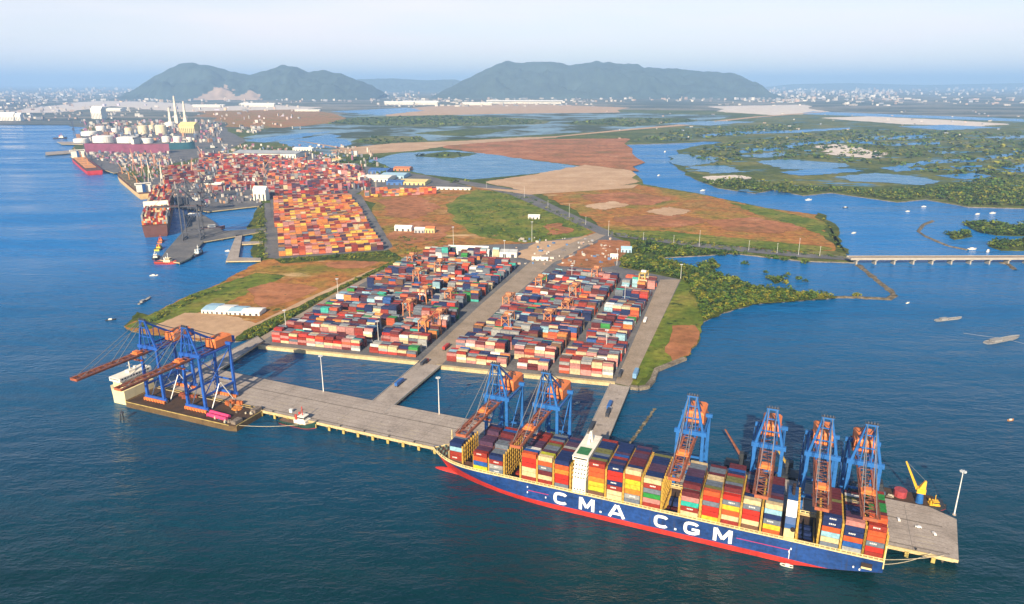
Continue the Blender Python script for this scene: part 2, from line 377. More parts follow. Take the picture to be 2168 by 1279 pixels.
over('pond', [(780, 340), (850, 324), (960, 318), (1050, 328), (1130, 340), (1228, 352), (1180, 362), (1090, 372), (1000, 380), (900, 370), (830, 356)], M_pond, 'shallow silvery pond among the scrub', dz=.3)
over('mangrove_flat', [(880, 330), (940, 322), (1010, 326), (960, 334)], M_mang, 'scrub islet in the silvery pond', dz=.2)
over('sand', [(1030, 385), (1120, 372), (1240, 350), (1335, 362), (1352, 384), (1180, 412), (1110, 404)], M_sand, 'smooth salmon sand field', dz=.3)
over('field', [(1150, 412), (1220, 402), (1350, 392), (1480, 412), (1620, 442), (1740, 457), (1768, 528), (1680, 530), (1500, 514), (1360, 500), (1285, 486), (1210, 440)], M_field, 'dry brown reclaimed field by the river', dz=.3)
over('river', [(1560, 318), (1640, 312), (1700, 300), (1800, 296), (1890, 304), (1990, 300), (1990, 305), (1890, 309), (1800, 302), (1706, 306), (1650, 318), (1570, 324)], M_river, 'narrow winding channel across the delta', dz=.2, amp=.3)
over('river', [(1900, 350), (1960, 340), (2060, 336), (2168, 318), (2168, 324), (2070, 342), (1970, 346), (1910, 356)], M_river, 'second winding channel across the delta', dz=.2, amp=.3)
over('river', [(1480, 286), (1560, 278), (1680, 276), (1800, 270), (1800, 273), (1690, 281), (1560, 284), (1490, 292)], M_river, 'thin far channel across the delta', dz=.2, amp=.3)
over('grass_bank', [(1738, 452), (1746, 455), (1770, 500), (1792, 536), (1772, 532), (1752, 490)], M_hedge, 'green grass bank along the field edge', dz=.2)
# mid field between the two container yards
over('field', [(770, 400), (900, 405), (1000, 392), (1090, 410), (1180, 455), (1262, 492), (1200, 508), (1110, 520), (1000, 528), (900, 535), (842, 545), (822, 520), (790, 450)], M_field, 'brown scrubland between the container yards', dz=.3)
over('grass', [(945, 432), (1010, 402), (1090, 412), (1180, 452), (1255, 492), (1195, 506), (1110, 512), (1020, 500), (960, 465)], M_green, 'green rough grass beside the road', dz=.2)
over('field', [(556, 552), (700, 542), (822, 532), (858, 548), (700, 628), (502, 718), (420, 718), (290, 700), (268, 690), (340, 657), (402, 626), (462, 603), (524, 570)], M_field, 'brown grassy headland beside the left yard', dz=.2)
over('grass', [(270, 690), (340, 657), (402, 626), (470, 602), (540, 580), (600, 585), (480, 640), (400, 668), (320, 694)], M_green, 'green grass along the shore of the headland', dz=.2)
over('soil', [(690, 558), (760, 552), (800, 556), (770, 566), (715, 566)], M_soil, 'bare red earth patch at the top of the headland', dz=.2)
over('soil', [(525, 612), (570, 600), (640, 604), (672, 612), (620, 635), (560, 650), (540, 636)], M_soil, 'bare earth patch in the middle of the headland', dz=.2)
over('sand', [(330, 690), (390, 664), (470, 668), (560, 690), (500, 716), (400, 712)], M_sand, 'tan earth at the tip of the headland', dz=.2)
over('path', [(470, 716), (486, 716), (640, 648), (760, 590), (800, 572), (794, 568), (640, 636), (560, 676)], M_sand, 'pale dirt track along the headland', amp=.03, dz=.2)
over('hedge_bank', [(500, 720), (548, 712), (700, 622), (868, 546), (846, 546), (760, 588), (640, 646), (520, 700)], M_hedge, 'dark green scrub strip beside the yard wall', dz=.2)
over('hedge_bank', [(585, 548), (700, 540), (820, 530), (850, 548), (830, 552), (700, 548), (600, 556)], M_hedge, 'scrub below the orange container stacks', dz=.2)
over('hedge_bank', [(548, 440), (560, 440), (562, 480), (568, 545), (545, 548), (540, 500)], M_hedge, 'green bank beside the far jetty', dz=.2)
over('road', [(560, 430), (572, 430), (586, 548), (560, 545)], M_yard, 'grey service lane left of the orange stacks', amp=0, dz=.2)
over('road', [(742, 410), (764, 412), (832, 522), (818, 530)], M_yard, 'grey lane right of the orange stacks', amp=0, dz=.2)
over('yard_pavement', [(572, 424), (745, 412), (820, 530), (585, 548)], M_yard, 'paved ground under the orange container stacks', amp=0, dz=.2)
over('yard_pavement', [(372, 352), (480, 332), (650, 322), (760, 350), (905, 372), (1000, 396), (900, 405), (770, 402), (745, 414), (570, 424), (430, 432), (372, 425), (300, 386)], M_yard, 'paved ground of the far cargo port', amp=.05, dz=.2)
over('yard_pavement', [(165, 292), (220, 268), (460, 262), (520, 300), (470, 322), (372, 345), (250, 352), (180, 335)], M_yard, 'paved ground of the tank terminal', amp=.05, dz=.2)
# spit and embankment on the right
over('grass', [(1396, 600), (1440, 592), (1462, 600), (1487, 682), (1470, 732), (1448, 756), (1388, 780), (1345, 815), (1335, 812)], M_green, 'grassy embankment right of the container yard', dz=.2)
over('soil', [(1425, 690), (1470, 690), (1478, 712), (1460, 745), (1425, 765), (1410, 745)], M_soil, 'bare stony slope above the right shore', dz=.2)
over('mangrove_flat', [(1310, 540), (1400, 548), (1440, 560), (1520, 580), (1600, 608), (1770, 628), (1600, 641), (1530, 659), (1490, 680), (1460, 600), (1440, 590), (1380, 572)], M_hedge, 'mangrove spit reaching into the bay', dz=.2)
# port pavement of the main yard
over('yard_pavement', [(546, 718), (868, 543), (960, 520), (1110, 516), (1280, 494), (1335, 515), (1310, 565), (1442, 592), (1332, 818), (1300, 811), (925, 774), (885, 767), (551, 732)], M_yard, 'grey paved ground of the main container yard', amp=0, dz=.25)
over('soil', [(1180, 560), (1270, 510), (1332, 512), (1318, 540), (1300, 562), (1250, 566)], M_soil, 'bare orange earth behind the right container yard', dz=.2)
over('sand', [(1090, 540), (1140, 514), (1200, 510), (1262, 496), (1190, 548), (1150, 558)], M_sand, 'pale sandy ground beside the gate road', dz=.2)
over('road', [(884, 770), (932, 775), (1060, 650), (1172, 556), (1290, 494), (1268, 490), (1130, 548), (1012, 650)], M_road, 'tan central road through the container yard', amp=0, dz=.2)
over('road', [(1398, 592), (1440, 592), (1334, 818), (1302, 811)], M_road, 'broad grey road along the right edge of the yard', amp=0, dz=.2)
over('road', [(548, 716), (556, 722), (700, 634), (872, 546), (862, 544), (700, 626)], M_road, 'perimeter road left of the container yard', amp=0, dz=.2)
over('road', [(955, 384), (970, 380), (1110, 404), (1200, 448), (1284, 486), (1500, 516), (1700, 536), (1815, 545), (1815, 552), (1700, 545), (1500, 526), (1270, 496), (1180, 456), (1080, 412)], M_yard, 'grey highway crossing the delta towards the bridge', amp=0, dz=.2)
over('path', [(1000, 396), (1120, 412), (1340, 398), (1352, 390), (1130, 405)], M_sand, 'sandy track on the edge of the salmon field', amp=.03, dz=.2)
over('path', [(620, 296), (740, 318), (950, 304), (1180, 290), (1330, 276), (1450, 266), (1600, 249), (1750, 237), (1748, 236), (1590, 247.5), (1440, 263.5), (1320, 274), (1180, 288), (950, 301.5), (745, 315)], M_sand, 'pale dirt causeway across the flats', amp=.04, dz=.2)
for px, m_, lb in (([(1300, 462), (1420, 455), (1500, 466), (1440, 478), (1330, 476)], M_soil, 'reddish bare patch in the brown field'), ([(1500, 470), (1600, 462), (1700, 480), (1640, 492), (1540, 486)], M_soil, 'second reddish bare patch in the brown field'),
               ([(1230, 415), (1330, 408), (1420, 420), (1380, 432), (1270, 430)], M_soil, 'reddish ground at the top of the brown field'), ([(1290, 488), (1420, 492), (1600, 510), (1760, 526), (1690, 530), (1500, 514), (1360, 500)], M_green, 'greenish lower edge of the brown field'),
               ([(1370, 448), (1420, 440), (1460, 446), (1420, 456)], M_sand, 'pale bare streak in the brown field'), ([(1240, 436), (1300, 428), (1330, 434), (1270, 442)], M_sand, 'short pale streak at the left of the brown field'),
               ([(1550, 430), (1640, 446), (1740, 470), (1750, 500), (1700, 480), (1600, 452)], M_green, 'grassy river side of the brown field'),
               ([(820, 500), (880, 470), (960, 480), (930, 505), (860, 515)], M_soil, 'brown bare ground in the scrub'), ([(800, 425), (880, 415), (930, 440), (880, 462), (815, 455)], M_soil, 'reddish bare ground beside the orange stacks'), ([(1150, 478), (1190, 474), (1210, 490), (1160, 496)], M_soil, 'red earth heap by the highway')):
    over('soil', px, m_, lb, amp=.35, step=6, dz=.15)
# ponds on the right delta
for px, m_, lb in (([(1600, 342), (1660, 337), (1790, 346), (1800, 352), (1750, 360), (1660, 358)], M_pond, 'long pond on the right delta'),
               ([(1650, 364), (1720, 358), (1800, 357), (1830, 362), (1760, 368), (1690, 372)], M_river, 'pond on the right delta, below the long one'),
               ([(1770, 374), (1850, 366), (1930, 372), (1990, 384), (1950, 392), (1870, 386), (1800, 384)], M_pond, 'broad pond beside the right mangroves'),
               ([(1860, 355), (1930, 350), (1960, 358), (1900, 364)], M_river, 'blue pond right of the broad one'),
               ([(1560, 330), (1640, 322), (1700, 328), (1610, 334)], M_pond, 'thin pan near the inner river bank'),
               ([(1980, 372), (2060, 366), (2110, 374), (2040, 380)], M_river, 'shallow pond on the far side of the right mangroves'),
               ([(1400, 262), (1500, 256), (1600, 258), (1500, 266)], M_pond, 'far pan at the head of the river'),
               ([(1900, 268), (2000, 264), (2120, 270), (2000, 276)], M_river, 'far blue pan under the white sand strip'),
               ([(1440, 326), (1500, 330), (1510, 345), (1450, 352)], M_pond, 'pond at the bend of the river'),
               ([(1455, 352), (1540, 352), (1580, 364), (1500, 368)], M_pond, 'flooded pan at the river bend'),
               ([(1820, 290), (1950, 286), (1940, 294), (1850, 297)], M_river, 'blue pond far out on the delta'),
               ([(2010, 352), (2080, 350), (2060, 362), (2010, 362)], M_river, 'small blue pond at the far right'),
               ([(2120, 354), (2200, 342), (2230, 362), (2140, 366)], M_river, 'blue pond at the right edge'),
               ([(2090, 290), (2180, 286), (2180, 292), (2110, 296)], M_pond, 'pale pond by the right edge'),
               ([(1955, 318), (2030, 322), (1990, 326)], M_pond, 'narrow pan in the right mangroves'),
               ([(1725, 312), (1780, 306), (1880, 326), (1840, 334), (1770, 328)], M_salt, 'white salt pan among the mangroves'),
               ([(1490, 376), (1560, 372), (1590, 376), (1520, 384)], M_salt, 'pale mud bank by the river'),
               ([(1560, 404), (1600, 398), (1610, 408)], M_pond, 'small inlet pond by the river mouth'),
               ([(1395, 562), (1408, 556), (1412, 562)], M_river, 'small pool at the back of the spit'),
               ([(1530, 612), (1545, 608), (1562, 613), (1545, 620)], M_river, 'small round pool in the mangrove spit')):
    over('pond', px, m_, lb, amp=.55, step=5, dz=.15)
# islands in the right bay
for px, lb in (([(2040, 474), (2090, 472), (2190, 478), (2190, 500), (2110, 498), (2070, 490)], 'low mangrove island at the right edge'),
               ([(2092, 520), (2110, 512), (2190, 508), (2190, 530), (2120, 530)], 'mangrove shore just behind the bridge end'),
               ([(2000, 494), (2050, 490), (2060, 500), (2020, 507)], 'small mangrove islet in the right bay'),
               ([(1475, 560), (1510, 550), (1526, 560), (1512, 572), (1480, 572)], 'rounded mangrove islet in the lagoon'),
               ([(1625, 588), (1650, 584), (1662, 592), (1640, 600)], 'tiny mangrove islet in the lagoon'),
               ([(262, 690), (290, 660), (318, 668), (312, 686)], 'scrubby point at the tip of the headland')):
    sheet('islet', px, 1.2, M_hedge, lb, skirt=-.5, step=6)
# ================================================================== port structures
def deck_thing(name, poly, z0, z1, mats, label, cat, piles=None, joints=None, fender=None):
    """concrete deck on piles; poly in world metres"""
    A = sum(poly[i - 1][0] * poly[i][1] - poly[i][0] * poly[i - 1][1] for i in range(len(poly)))
    if A < 0: poly = poly[::-1]
    cx = sum(p[0] for p in poly) / len(poly); cy = sum(p[1] for p in poly) / len(poly)
    root = tag(empty(name, (cx, cy, 0)), label, cat)
    P = [(p[0] - cx, p[1] - cy) for p in poly]
    b = MB(); b.prism(P, z0, z1, 0, 1); b.build('deck', mats, root)
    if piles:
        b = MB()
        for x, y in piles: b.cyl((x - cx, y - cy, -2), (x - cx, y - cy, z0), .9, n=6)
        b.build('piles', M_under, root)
    return root, cx, cy
def stpoly(l): return [tuple(ST(s, n).xy) for s, n in l]

# main quay: front line n=0, right end s=622
QZ = 6.0
qs = [(-150, 0), (625, 0), (632, -57), (614, -68), (560, -68), (200, -65), (0, -65), (-150, -68)]
piles = []
s = -140
while s < 622:
    for n in (-3, -22, -42, -62): piles.append(tuple(ST(s, n).xy))
    s += 12
quay, qx, qy = deck_thing('quay', stpoly(qs), 3.6, QZ, [M_conc, M_wall], 'long grey concrete quay platform on piles where the big ship is moored', 'quay', piles)
def qloc(s, n, z): p = ST(s, n, z); return (p.x - qx, p.y - qy, z)
b = MB()                                   # yellow fender face and kerb along the berth
for a0, a1 in ((-150, 622),):
    b.hexa([qloc(a0, 0.02, 3.7), qloc(a0, .9, 3.7), qloc(a1, .9, 3.7), qloc(a1, .02, 3.7)][::-1], [qloc(a0, .02, 6.5), qloc(a0, .9, 6.5), qloc(a1, .9, 6.5), qloc(a1, .02, 6.5)][::-1])
b.build('berth_kerb', M_wall, quay)
s = -140; M_fend = paint('fender_yellow', (.42, .33, .10), .7, .5, .3); fo = None
while s < 620:
    if fo is None:
        b = MB(); b.hexa([(0, 0, .4), (2.6, 0, .4), (2.6, 1.15, .4), (0, 1.15, .4)], [(0, 0, 4.6), (2.6, 0, 4.6), (2.6, 1.15, 4.6), (0, 1.15, 4.6)]); fo = b.build('fender', M_fend, quay)
        f_ = fo
    else: f_ = fo.copy(); col.objects.link(f_)
    q = qloc(s + 2.6, .95, 0); f_.location = q; f_.rotation_euler.z = ANG + math.pi; s += 17
b = MB()
for n in (-5, -41):
    for d in (-.45, .45):
        b.hexa([qloc(-148, n + d - .12, 6.01), qloc(620, n + d - .12, 6.01), qloc(620, n + d + .12, 6.01), qloc(-148, n + d + .12, 6.01)], [qloc(-148, n + d - .12, 6.14), qloc(620, n + d - .12, 6.14), qloc(620, n + d + .12, 6.14), qloc(-148, n + d + .12, 6.14)])
for n in (-12, -19, -26, -33, -48, -55, -61):
    b.quad([qloc(-148, n - .18, 6.012), qloc(620, n - .18, 6.012), qloc(620, n + .18, 6.012), qloc(-148, n + .18, 6.012)], 1)
for s in range(-120, 620, 40):
    for n in (-9, -15, -22):
        b.quad([qloc(s, n - .12, 6.013), qloc(s + 12, n - .12, 6.013), qloc(s + 12, n + .12, 6.013), qloc(s, n + .12, 6.013)], 2)
for s in range(-140, 625, 32): b.quad([qloc(s, -64, 6.011), qloc(s + .3, -64, 6.011), qloc(s + .3, -1, 6.011), qloc(s, -1, 6.011)], 1)
b.build('crane_rails', [paint('rail_dark', (.06, .055, .05), .7, .3, .3), paint('lane_line', (.16, .14, .13), .8, .3, .3), paint('lane_yellow', (.5, .42, .2), .8, .4, .4)], quay)
b = MB(); b.cyl((0, 0, 0), (0, 0, 1.1), .55, .4, 6); b.box(-.8, .8, -.5, .5, 1.1, 1.4)
bo = b.build('bollard', paint('bollard_black', (.03, .03, .03), .6, .3), quay)
for s in range(-130, 622, 28):
    f_ = bo
    if s > -130: f_ = bo.copy(); col.objects.link(f_)
    f_.location = qloc(s, -1.2, 6.0)

# yard retaining wall along the inner basin
def wall_run(pxs, label, z0=-1, z1=4.2, wd=3.0, m=None):
    b = MB(); c = G(*pxs[0], 0)
    for a, d in zip(pxs, pxs[1:]):
        b.beam(G(*a, (z0 + z1) / 2) - c, G(*d, (z0 + z1) / 2) - c, wd, z1 - z0)
    o = b.build('retaining_wall', m or M_wall, loc=c)
    return tag(o, label, 'wall')
wall_run([(549, 735), (720, 752), (886, 769)], 'cream retaining wall below the left half of the container yard', wd=5)
wall_run([(924, 777), (1100, 795), (1302, 814)], 'cream retaining wall below the right half of the container yard', wd=5)
wall_run([(1332, 820), (1352, 823), (1370, 820), (1382, 806), (1390, 784), (1420, 772), (1450, 760)], 'curved grey stone sea wall at the right corner of the yard', z1=3.4, wd=6, m=M_rock)

def trestle(px, label, z=5.2):
    poly = [tuple(G(x, y, z).xy) for x, y in px]
    a0, a1, b1, b0 = [Vector(p) for p in poly]
    L = (a1 - a0).length; pl = []
    for k in range(1, int(L / 14)):
        t = k * 14 / L
        for u in (.15, .85): pl.append(tuple(a0.lerp(a1, t).lerp(b0.lerp(b1, t), u)))
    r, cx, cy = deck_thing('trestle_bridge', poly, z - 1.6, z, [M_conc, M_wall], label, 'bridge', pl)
    b = MB(); A = Vector((-cx, -cy))
    for e0, e1, o in ((a0, a1, b0), (b0, b1, a0)):
        inw = (o - e0).normalized() * .35
        p0 = e0 + A + inw; p1 = e1 + A + inw
        b.beam((p0.x, p0.y, z + .45), (p1.x, p1.y, z + .45), .5, .9)
    b.build('parapet', paint('parapet_grey', (.36, .35, .34), .8, .3, .3), r)
    return r
trestle([(766, 868), (884, 768), (934, 774), (816, 874)], 'middle concrete trestle bridge linking quay and central yard road')
trestle([(1224, 955), (1291, 812), (1334, 819), (1276, 960)], 'right concrete trestle bridge linking quay and yard edge road')
trestle([(392, 792), (546, 712), (558, 722), (440, 800)], 'left concrete trestle bridge between quay end and yard corner')

# highway bridge on the right
bz = 13.0
A0, A1 = G(1806, 547, bz), G(2330, 546, bz)
root = tag(empty('road_bridge', (A0.x, A0.y, 0)), 'long white beam bridge carrying the highway across the bay', 'bridge')
d = (A1 - A0); L = d.length; a_ = math.atan2(d.y, d.x); root.rotation_euler.z = a_
b = MB(); b.box(0, L, 0, 17, bz - 1.0, bz); b.build('deck', M_road, root)
b = MB(); b.box(-4, L, -1.2, -.01, bz - 3.2, bz + .9); b.box(-4, L, 17.01, 18, bz - 3.2, bz + .9); b.box(-4, L, 1, 16, bz - 3.0, bz - 1.02); b.build('girder', paint('bridge_cream', (.36, .33, .28), .8, .15, .1), root)
for k in range(13):
    x = 8 + k * (L / 13); b = MB()
    b.box(x, x + 2.6, 2, 15, -2, bz - 5.4); b.hexa([(x - .3, 0, bz - 5.4), (x + 3, 0, bz - 5.4), (x + 3, 17, bz - 5.4), (x - .3, 17, bz - 5.4)], [(x - 2, -.4, bz - 3.25), (x + 5, -.4, bz - 3.25), (x + 5, 17.4, bz - 3.25), (x - 2, 17.4, bz - 3.25)])
    b.build('pier', paint('bridge_cream', (.36, .33, .28)), root)

# fishing dykes: crooked rock bunds
M_bund = ground('bund_rock', [(.3, (.05, .05, .035)), (.5, (.17, .14, .09)), (.7, (.32, .27, .2))], .12, .6, fine_amt=.5)
def bund(pxs, label, wd=7, h=1.8):
    b = MB(); c = G(*pxs[0], 0); rnd = random.Random(len(pxs) + int(pxs[0][0])); last = None
    pts = []
    for a, d in zip(pxs, pxs[1:]):
        n = max(2, int(math.dist(a, d) / 6))
        for k in range(n):
            t = k / n; pts.append(G(a[0] + (d[0] - a[0]) * t, a[1] + (d[1] - a[1]) * t, 0) - c)
    pts.append(G(*pxs[-1], 0) - c)
    rows = []
    for i, p in enumerate(pts):
        q = pts[min(i + 1, len(pts) - 1)] - pts[max(i - 1, 0)]; nr = Vector((-q.y, q.x, 0)).normalized(); w_ = wd * rnd.uniform(.6, 1.2)
        rows.append([p - nr * w_ + Vector((0, 0, -.6)), p - nr * w_ * .35 + Vector((0, 0, h * rnd.uniform(.6, 1.2))), p + nr * w_ * .35 + Vector((0, 0, h * rnd.uniform(.6, 1.2))), p + nr * w_ + Vector((0, 0, -.6))])
    for r0, r1 in zip(rows, rows[1:]):
        for k in range(3): b.quad([r0[k], r1[k], r1[k + 1], r0[k + 1]])
    return tag(b.build('rock_dyke', M_bund, loc=c), label, 'breakwater')
bund([(1770, 629), (1815, 630), (1880, 634), (1893, 626), (1888, 618), (1862, 598), (1838, 578), (1818, 562)], 'crooked rock dyke from the mangrove spit to the bridge', 8)
bund([(1975, 468), (1955, 476), (1944, 490), (1958, 500), (1985, 512), (2010, 522), (2050, 530)], 'thin curved fishing dyke in the bay behind the bridge', 6)
bund([(2118, 556), (2135, 560), (2150, 572)], 'short rock groyne at the right end of the bridge', 6)
# long floating net line between the trestle and the ship
b = MB(); c = G(1386, 866, 0); e = G(1334, 940, 0) - c
for k in range(26): 
    p = e * (k / 25); b.rbox((p.x + U(-.6, .6), p.y + U(-.6, .6)), 3.4, 2.2, -.2, U(.3, .8), U(0, 3), 0)
tag(b.build('net_line', M_bund, loc=c), 'dark floating net line in the water right of the trestle bridge', 'net')

# ------------------------------------------------------------------ light masts
M_mast = paint('mast_white', (.70, .70, .68), .5, .1)
M_lamp = paint('lamp_grey', (.55, .58, .62), .4, .1)
def mast(p, h, label, r=.55, group=None):
    root = tag(empty('light_mast', p), label, 'light mast', group)
    b = MB(); b.cyl((0, 0, .8), (0, 0, h), r, r * .5, 8); b.build('pole', M_mast, root)
    b = MB(); b.cyl((0, 0, 0), (0, 0, .9), r * 2.6, r * 2.3, 8); b.build('base', M_conc, root)
    b = MB()
    for k in range(8):
        a = k * math.pi / 4; b.beam((0, 0, h - .4), (1.9 * math.cos(a), 1.9 * math.sin(a), h - .4), .25)
        b.rbox((1.9 * math.cos(a), 1.9 * math.sin(a)), 1.0, .8, h - .8, h + .1, a)
    b.cyl((0, 0, h - .5), (0, 0, h + .1), 1.1, 1.1, 8); b.build('lamp_ring', M_lamp, root)
    return root
mast(G(685, 830, QZ), 43, 'tall white light mast on the left part of the quay')
mast(G(930, 877, QZ), 41, 'tall white light mast on the quay just left of the big ship')
mast(G(2020, 1090, QZ), 39, 'tall white light mast at the right end corner of the quay')
for i, (x, y, h, lb) in enumerate([(1068, 552, 40, 'tall light mast by the white sheds behind the yard'), (1126, 512, 44, 'tall light mast in green grass behind the white sheds'),
    (960, 520, 40, 'light mast in the brown scrub left of the white sheds'), (716, 628, 30, 'light mast among the left yard stacks beside the scrub strip'), (606, 700, 30, 'light mast at the near left corner of the yard'),
    (880, 600, 34, 'light mast in the middle of the left container yard'), (1283, 752, 34, 'light mast in the near right part of the right yard'), (1322, 645, 32, 'light mast near the right edge of the container yard'),
    (1080, 715, 34, 'light mast in the middle front of the right yard'), (802, 735, 36, 'light mast at the front of the left container yard'), (1210, 600, 32, 'light mast at the back of the right yard'),
    (1441, 590, 26, 'light mast at the far right corner of the yard road'), (1306, 562, 32, 'light mast beside the back trees of the right yard')]):
    mast(G(x, y, 3), h, lb, .4)
for i, (x, y) in enumerate([(1288, 500), (1362, 512), (1426, 518), (1480, 522), (1585, 530), (1645, 536), (1690, 540), (1735, 543), (1160, 440), (1110, 420), (1240, 476), (1030, 398), (1205, 460)]):
    root = tag(empty('street_lamp', G(x, y, 3)), 'slim white street lamp along the highway behind the yard', 'street lamp', 'street lamps along the delta highway')
    b = MB(); h = 20 if i % 3 else 34; b.cyl((0, 0, 0), (0, 0, h), .32, .2, 6); b.build('pole', M_mast, root)
    b = MB(); b.beam((-1.6, 0, h), (1.6, 0, h), .3, .25); b.build('lamp_arm', M_lamp, root)

# ================================================================== containers
CC = {'brick red': (.30, .035, .022), 'red': (.52, .03, .018), 'orange red': (.60, .10, .028), 'maroon': (.13, .022, .028), 'navy': (.014, .03, .12), 'blue': (.02, .10, .36),
      'slate grey': (.15, .18, .23), 'grey': (.33, .34, .34), 'cream': (.66, .52, .30), 'white': (.76, .74, .70), 'yellow': (.74, .46, .035), 'lime yellow': (.50, .52, .03),
      'teal': (.03, .42, .36), 'green': (.03, .26, .05), 'dark purple': (.085, .04, .085), 'light blue': (.28, .52, .64), 'orange': (.68, .22, .03), 'brown': (.17, .085, .05), 'pink': (.52, .22, .20), 'olive': (.17, .17, .05)}
M_cont = attr_mat('container_paint', .55, .42, .45)
_cm = {}
def cont_mesh(cname, L, W, Hh, mark=0):
    key = (cname, round(L, 1), round(W, 1), round(Hh, 1), mark)
    if key in _cm: return _cm[key]
    b = MB(); c = CC[cname]; dk = tuple(v * .62 for v in c); g = .06
    x0, x1, y0, y1 = -L / 2 + g, L / 2 - g, -W / 2 + g, W / 2 - g
    # corrugated side walls: shallow vertical ribs between corner posts
    e = .10
    b.box(x0 + .2, x1 - .2, y0 + e, y1 - e, .14, Hh - .16, 0, c)
    n = 13; st = (x1 - x0 - .8) / n
    for k in range(n):
        xa = x0 + .4 + k * st
        for sy in (y0, y1):
            ya, yb = (sy + .02, sy + e) if sy < 0 else (sy - e, sy - .02)
            b.box(xa, xa + st * .55, ya, yb, .25, Hh - .3, 0, c)
    for xa in (x0, x1 - .28):                      # corner posts
        for ya in (y0, y1 - .28): b.box(xa, xa + .28, ya, ya + .28, 0, Hh - .05, 0, dk)
    for ya in (y0, y1 - .22):
        b.box(x0 + .29, x1 - .29, ya, ya + .2, Hh - .24, Hh - .06, 0, dk); b.box(x0 + .29, x1 - .29, ya, ya + .2, .02, .2, 0, dk)
    n = 9; st = (x1 - x0 - .6) / n                      # roof bows
    for k in range(n): b.box(x0 + .3 + k * st, x0 + .3 + (k + .6) * st, y0 + .25, y1 - .25, Hh - .15, Hh - .08, 0, c)
    if mark:
        w_ = (.72, .72, .70) if sum(c) < 1.2 else (.05, .1, .3); r = random.Random(mark * 77)
        zc = Hh * .55; xs = -L * .14 + r.uniform(-1, 1)
        for k in range(4):
            b.box(xs + k * 1.15, xs + k * 1.15 + .8, y1 - .01, y1 + .03, zc - .55, zc + .55, 0, w_)
    o = b.build('tmp', M_cont); me = o.data; me.name = 'shipping_container'; bpy.data.objects.remove(o)
    _cm[key] = me; return me

# ================================================================== the big container ship
SHIP = ST(573, 22, 0); SROT = math.atan2(-DU.y, -DU.x)
ship = tag(empty('container_ship', SHIP, SROT), 'huge navy blue container ship with red waterline and white hull lettering', 'container ship')
DECK, HB, LW, LD = 18.6, 20.5, 344.0, 361.0
M_navy = paint('hull_navy', (.011, .052, .215), .42, .4, .05, streak=(.035, .045, .09))
M_boot = paint('hull_red', (.50, .028, .020), .5, .3, .06, streak=(.22, .05, .03))
M_cream = paint('ship_cream', (.66, .54, .27), .6, .25, .25)
M_white = paint('ship_white', (.78, .74, .64), .5, .15, .2)
M_lash = paint('lashing_yellow', (.55, .34, .055), .6, .35, .3)
M_dkdeck = paint('deck_brown', (.12, .055, .035), .8, .4, .2)
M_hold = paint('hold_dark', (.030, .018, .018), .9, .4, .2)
def half_b(x, w_):
    """half breadth at station x and level w (0 waterline .. 1 deck)"""
    xb = 232 + 68 * w_; xe = LW + (LD - LW) * w_; p = 2.0 + 1.0 * w_
    f = 1.0 if x < xb else max(0, 1 - ((x - xb) / (xe - xb)) ** p)
    if x < 46: f *= 1 - (1 - w_) * .22 * ((46 - x) / 46) ** 2
    return HB * f
def hull_mesh():
    b = MB(); us = [i / 34 * .80 for i in range(35)] + [.80 + .20 * (1 - (1 - i / 16) ** 1.6) for i in range(1, 17)]
    lev = []
    for u in us:
        xw = u * LD
        keel = 0 if xw > 62 else 8.4 * ((62 - xw) / 62) ** 1.15
        red = 4.2 + 12.0 * max(0, (u - .69) / .29) ** 2.2
        sheer = DECK + (2.6 * max(0, (u - .9) / .1) ** 1.5)
        red = max(red - 1.6 * max(0, (70 - xw) / 70), keel + .02)
        lev.append((keel - .8 if keel < .5 else keel, red, (red + sheer) / 2, sheer))
    rows = []
    for u, L4 in zip(us, lev):
        row = []
        for z in L4:
            ww = min(1, max(0, z / DECK)); xe = LW + (LD - LW) * ww; x = min(u * LD, xe) if u < .8 else .8 * LD + (u - .8) / .2 * (xe - .8 * LD)
            row.append((x, half_b(x, ww), z))
        rows.append(row)
    for r0, r1 in zip(rows, rows[1:]):
        for k in range(3):
            m = 1 if k == 0 else 0
            b.quad([r0[k], r0[k + 1], r1[k + 1], r1[k]], m)
            b.quad([(p[0], -p[1], p[2]) for p in (r0[k], r1[k], r1[k + 1], r0[k + 1])], m)
        b.quad([r0[0], r1[0], (r1[0][0], -r1[0][1], r1[0][2]), (r0[0][0], -r0[0][1], r0[0][2])], 1)
    r = rows[0]
    for k in range(3): b.quad([r[k], (r[k][0], -r[k][1], r[k][2]), (r[k + 1][0], -r[k + 1][1], r[k + 1][2]), r[k + 1]], 0)
    return b
hull_mesh().build('hull', [M_navy, M_boot], ship, smooth=False)
b = MB()                                              # bulbous bow breaking the surface
N = 12
for i in range(N):
    for j in range(10):
        def bp(i, j):
            t = i / N; x = 326 + 35.5 * t; r = 4.8 * math.sqrt(max(0, 1 - t ** 2.6)); a = 2 * math.pi * j / 10
            return (x, r * .8 * math.cos(a), -.8 + r * math.sin(a) * .75)
        b.quad([bp(i, j), bp(i + 1, j), bp(i + 1, j + 1), bp(i, j + 1)])
b.build('bulbous_bow', M_boot, ship, smooth=True)

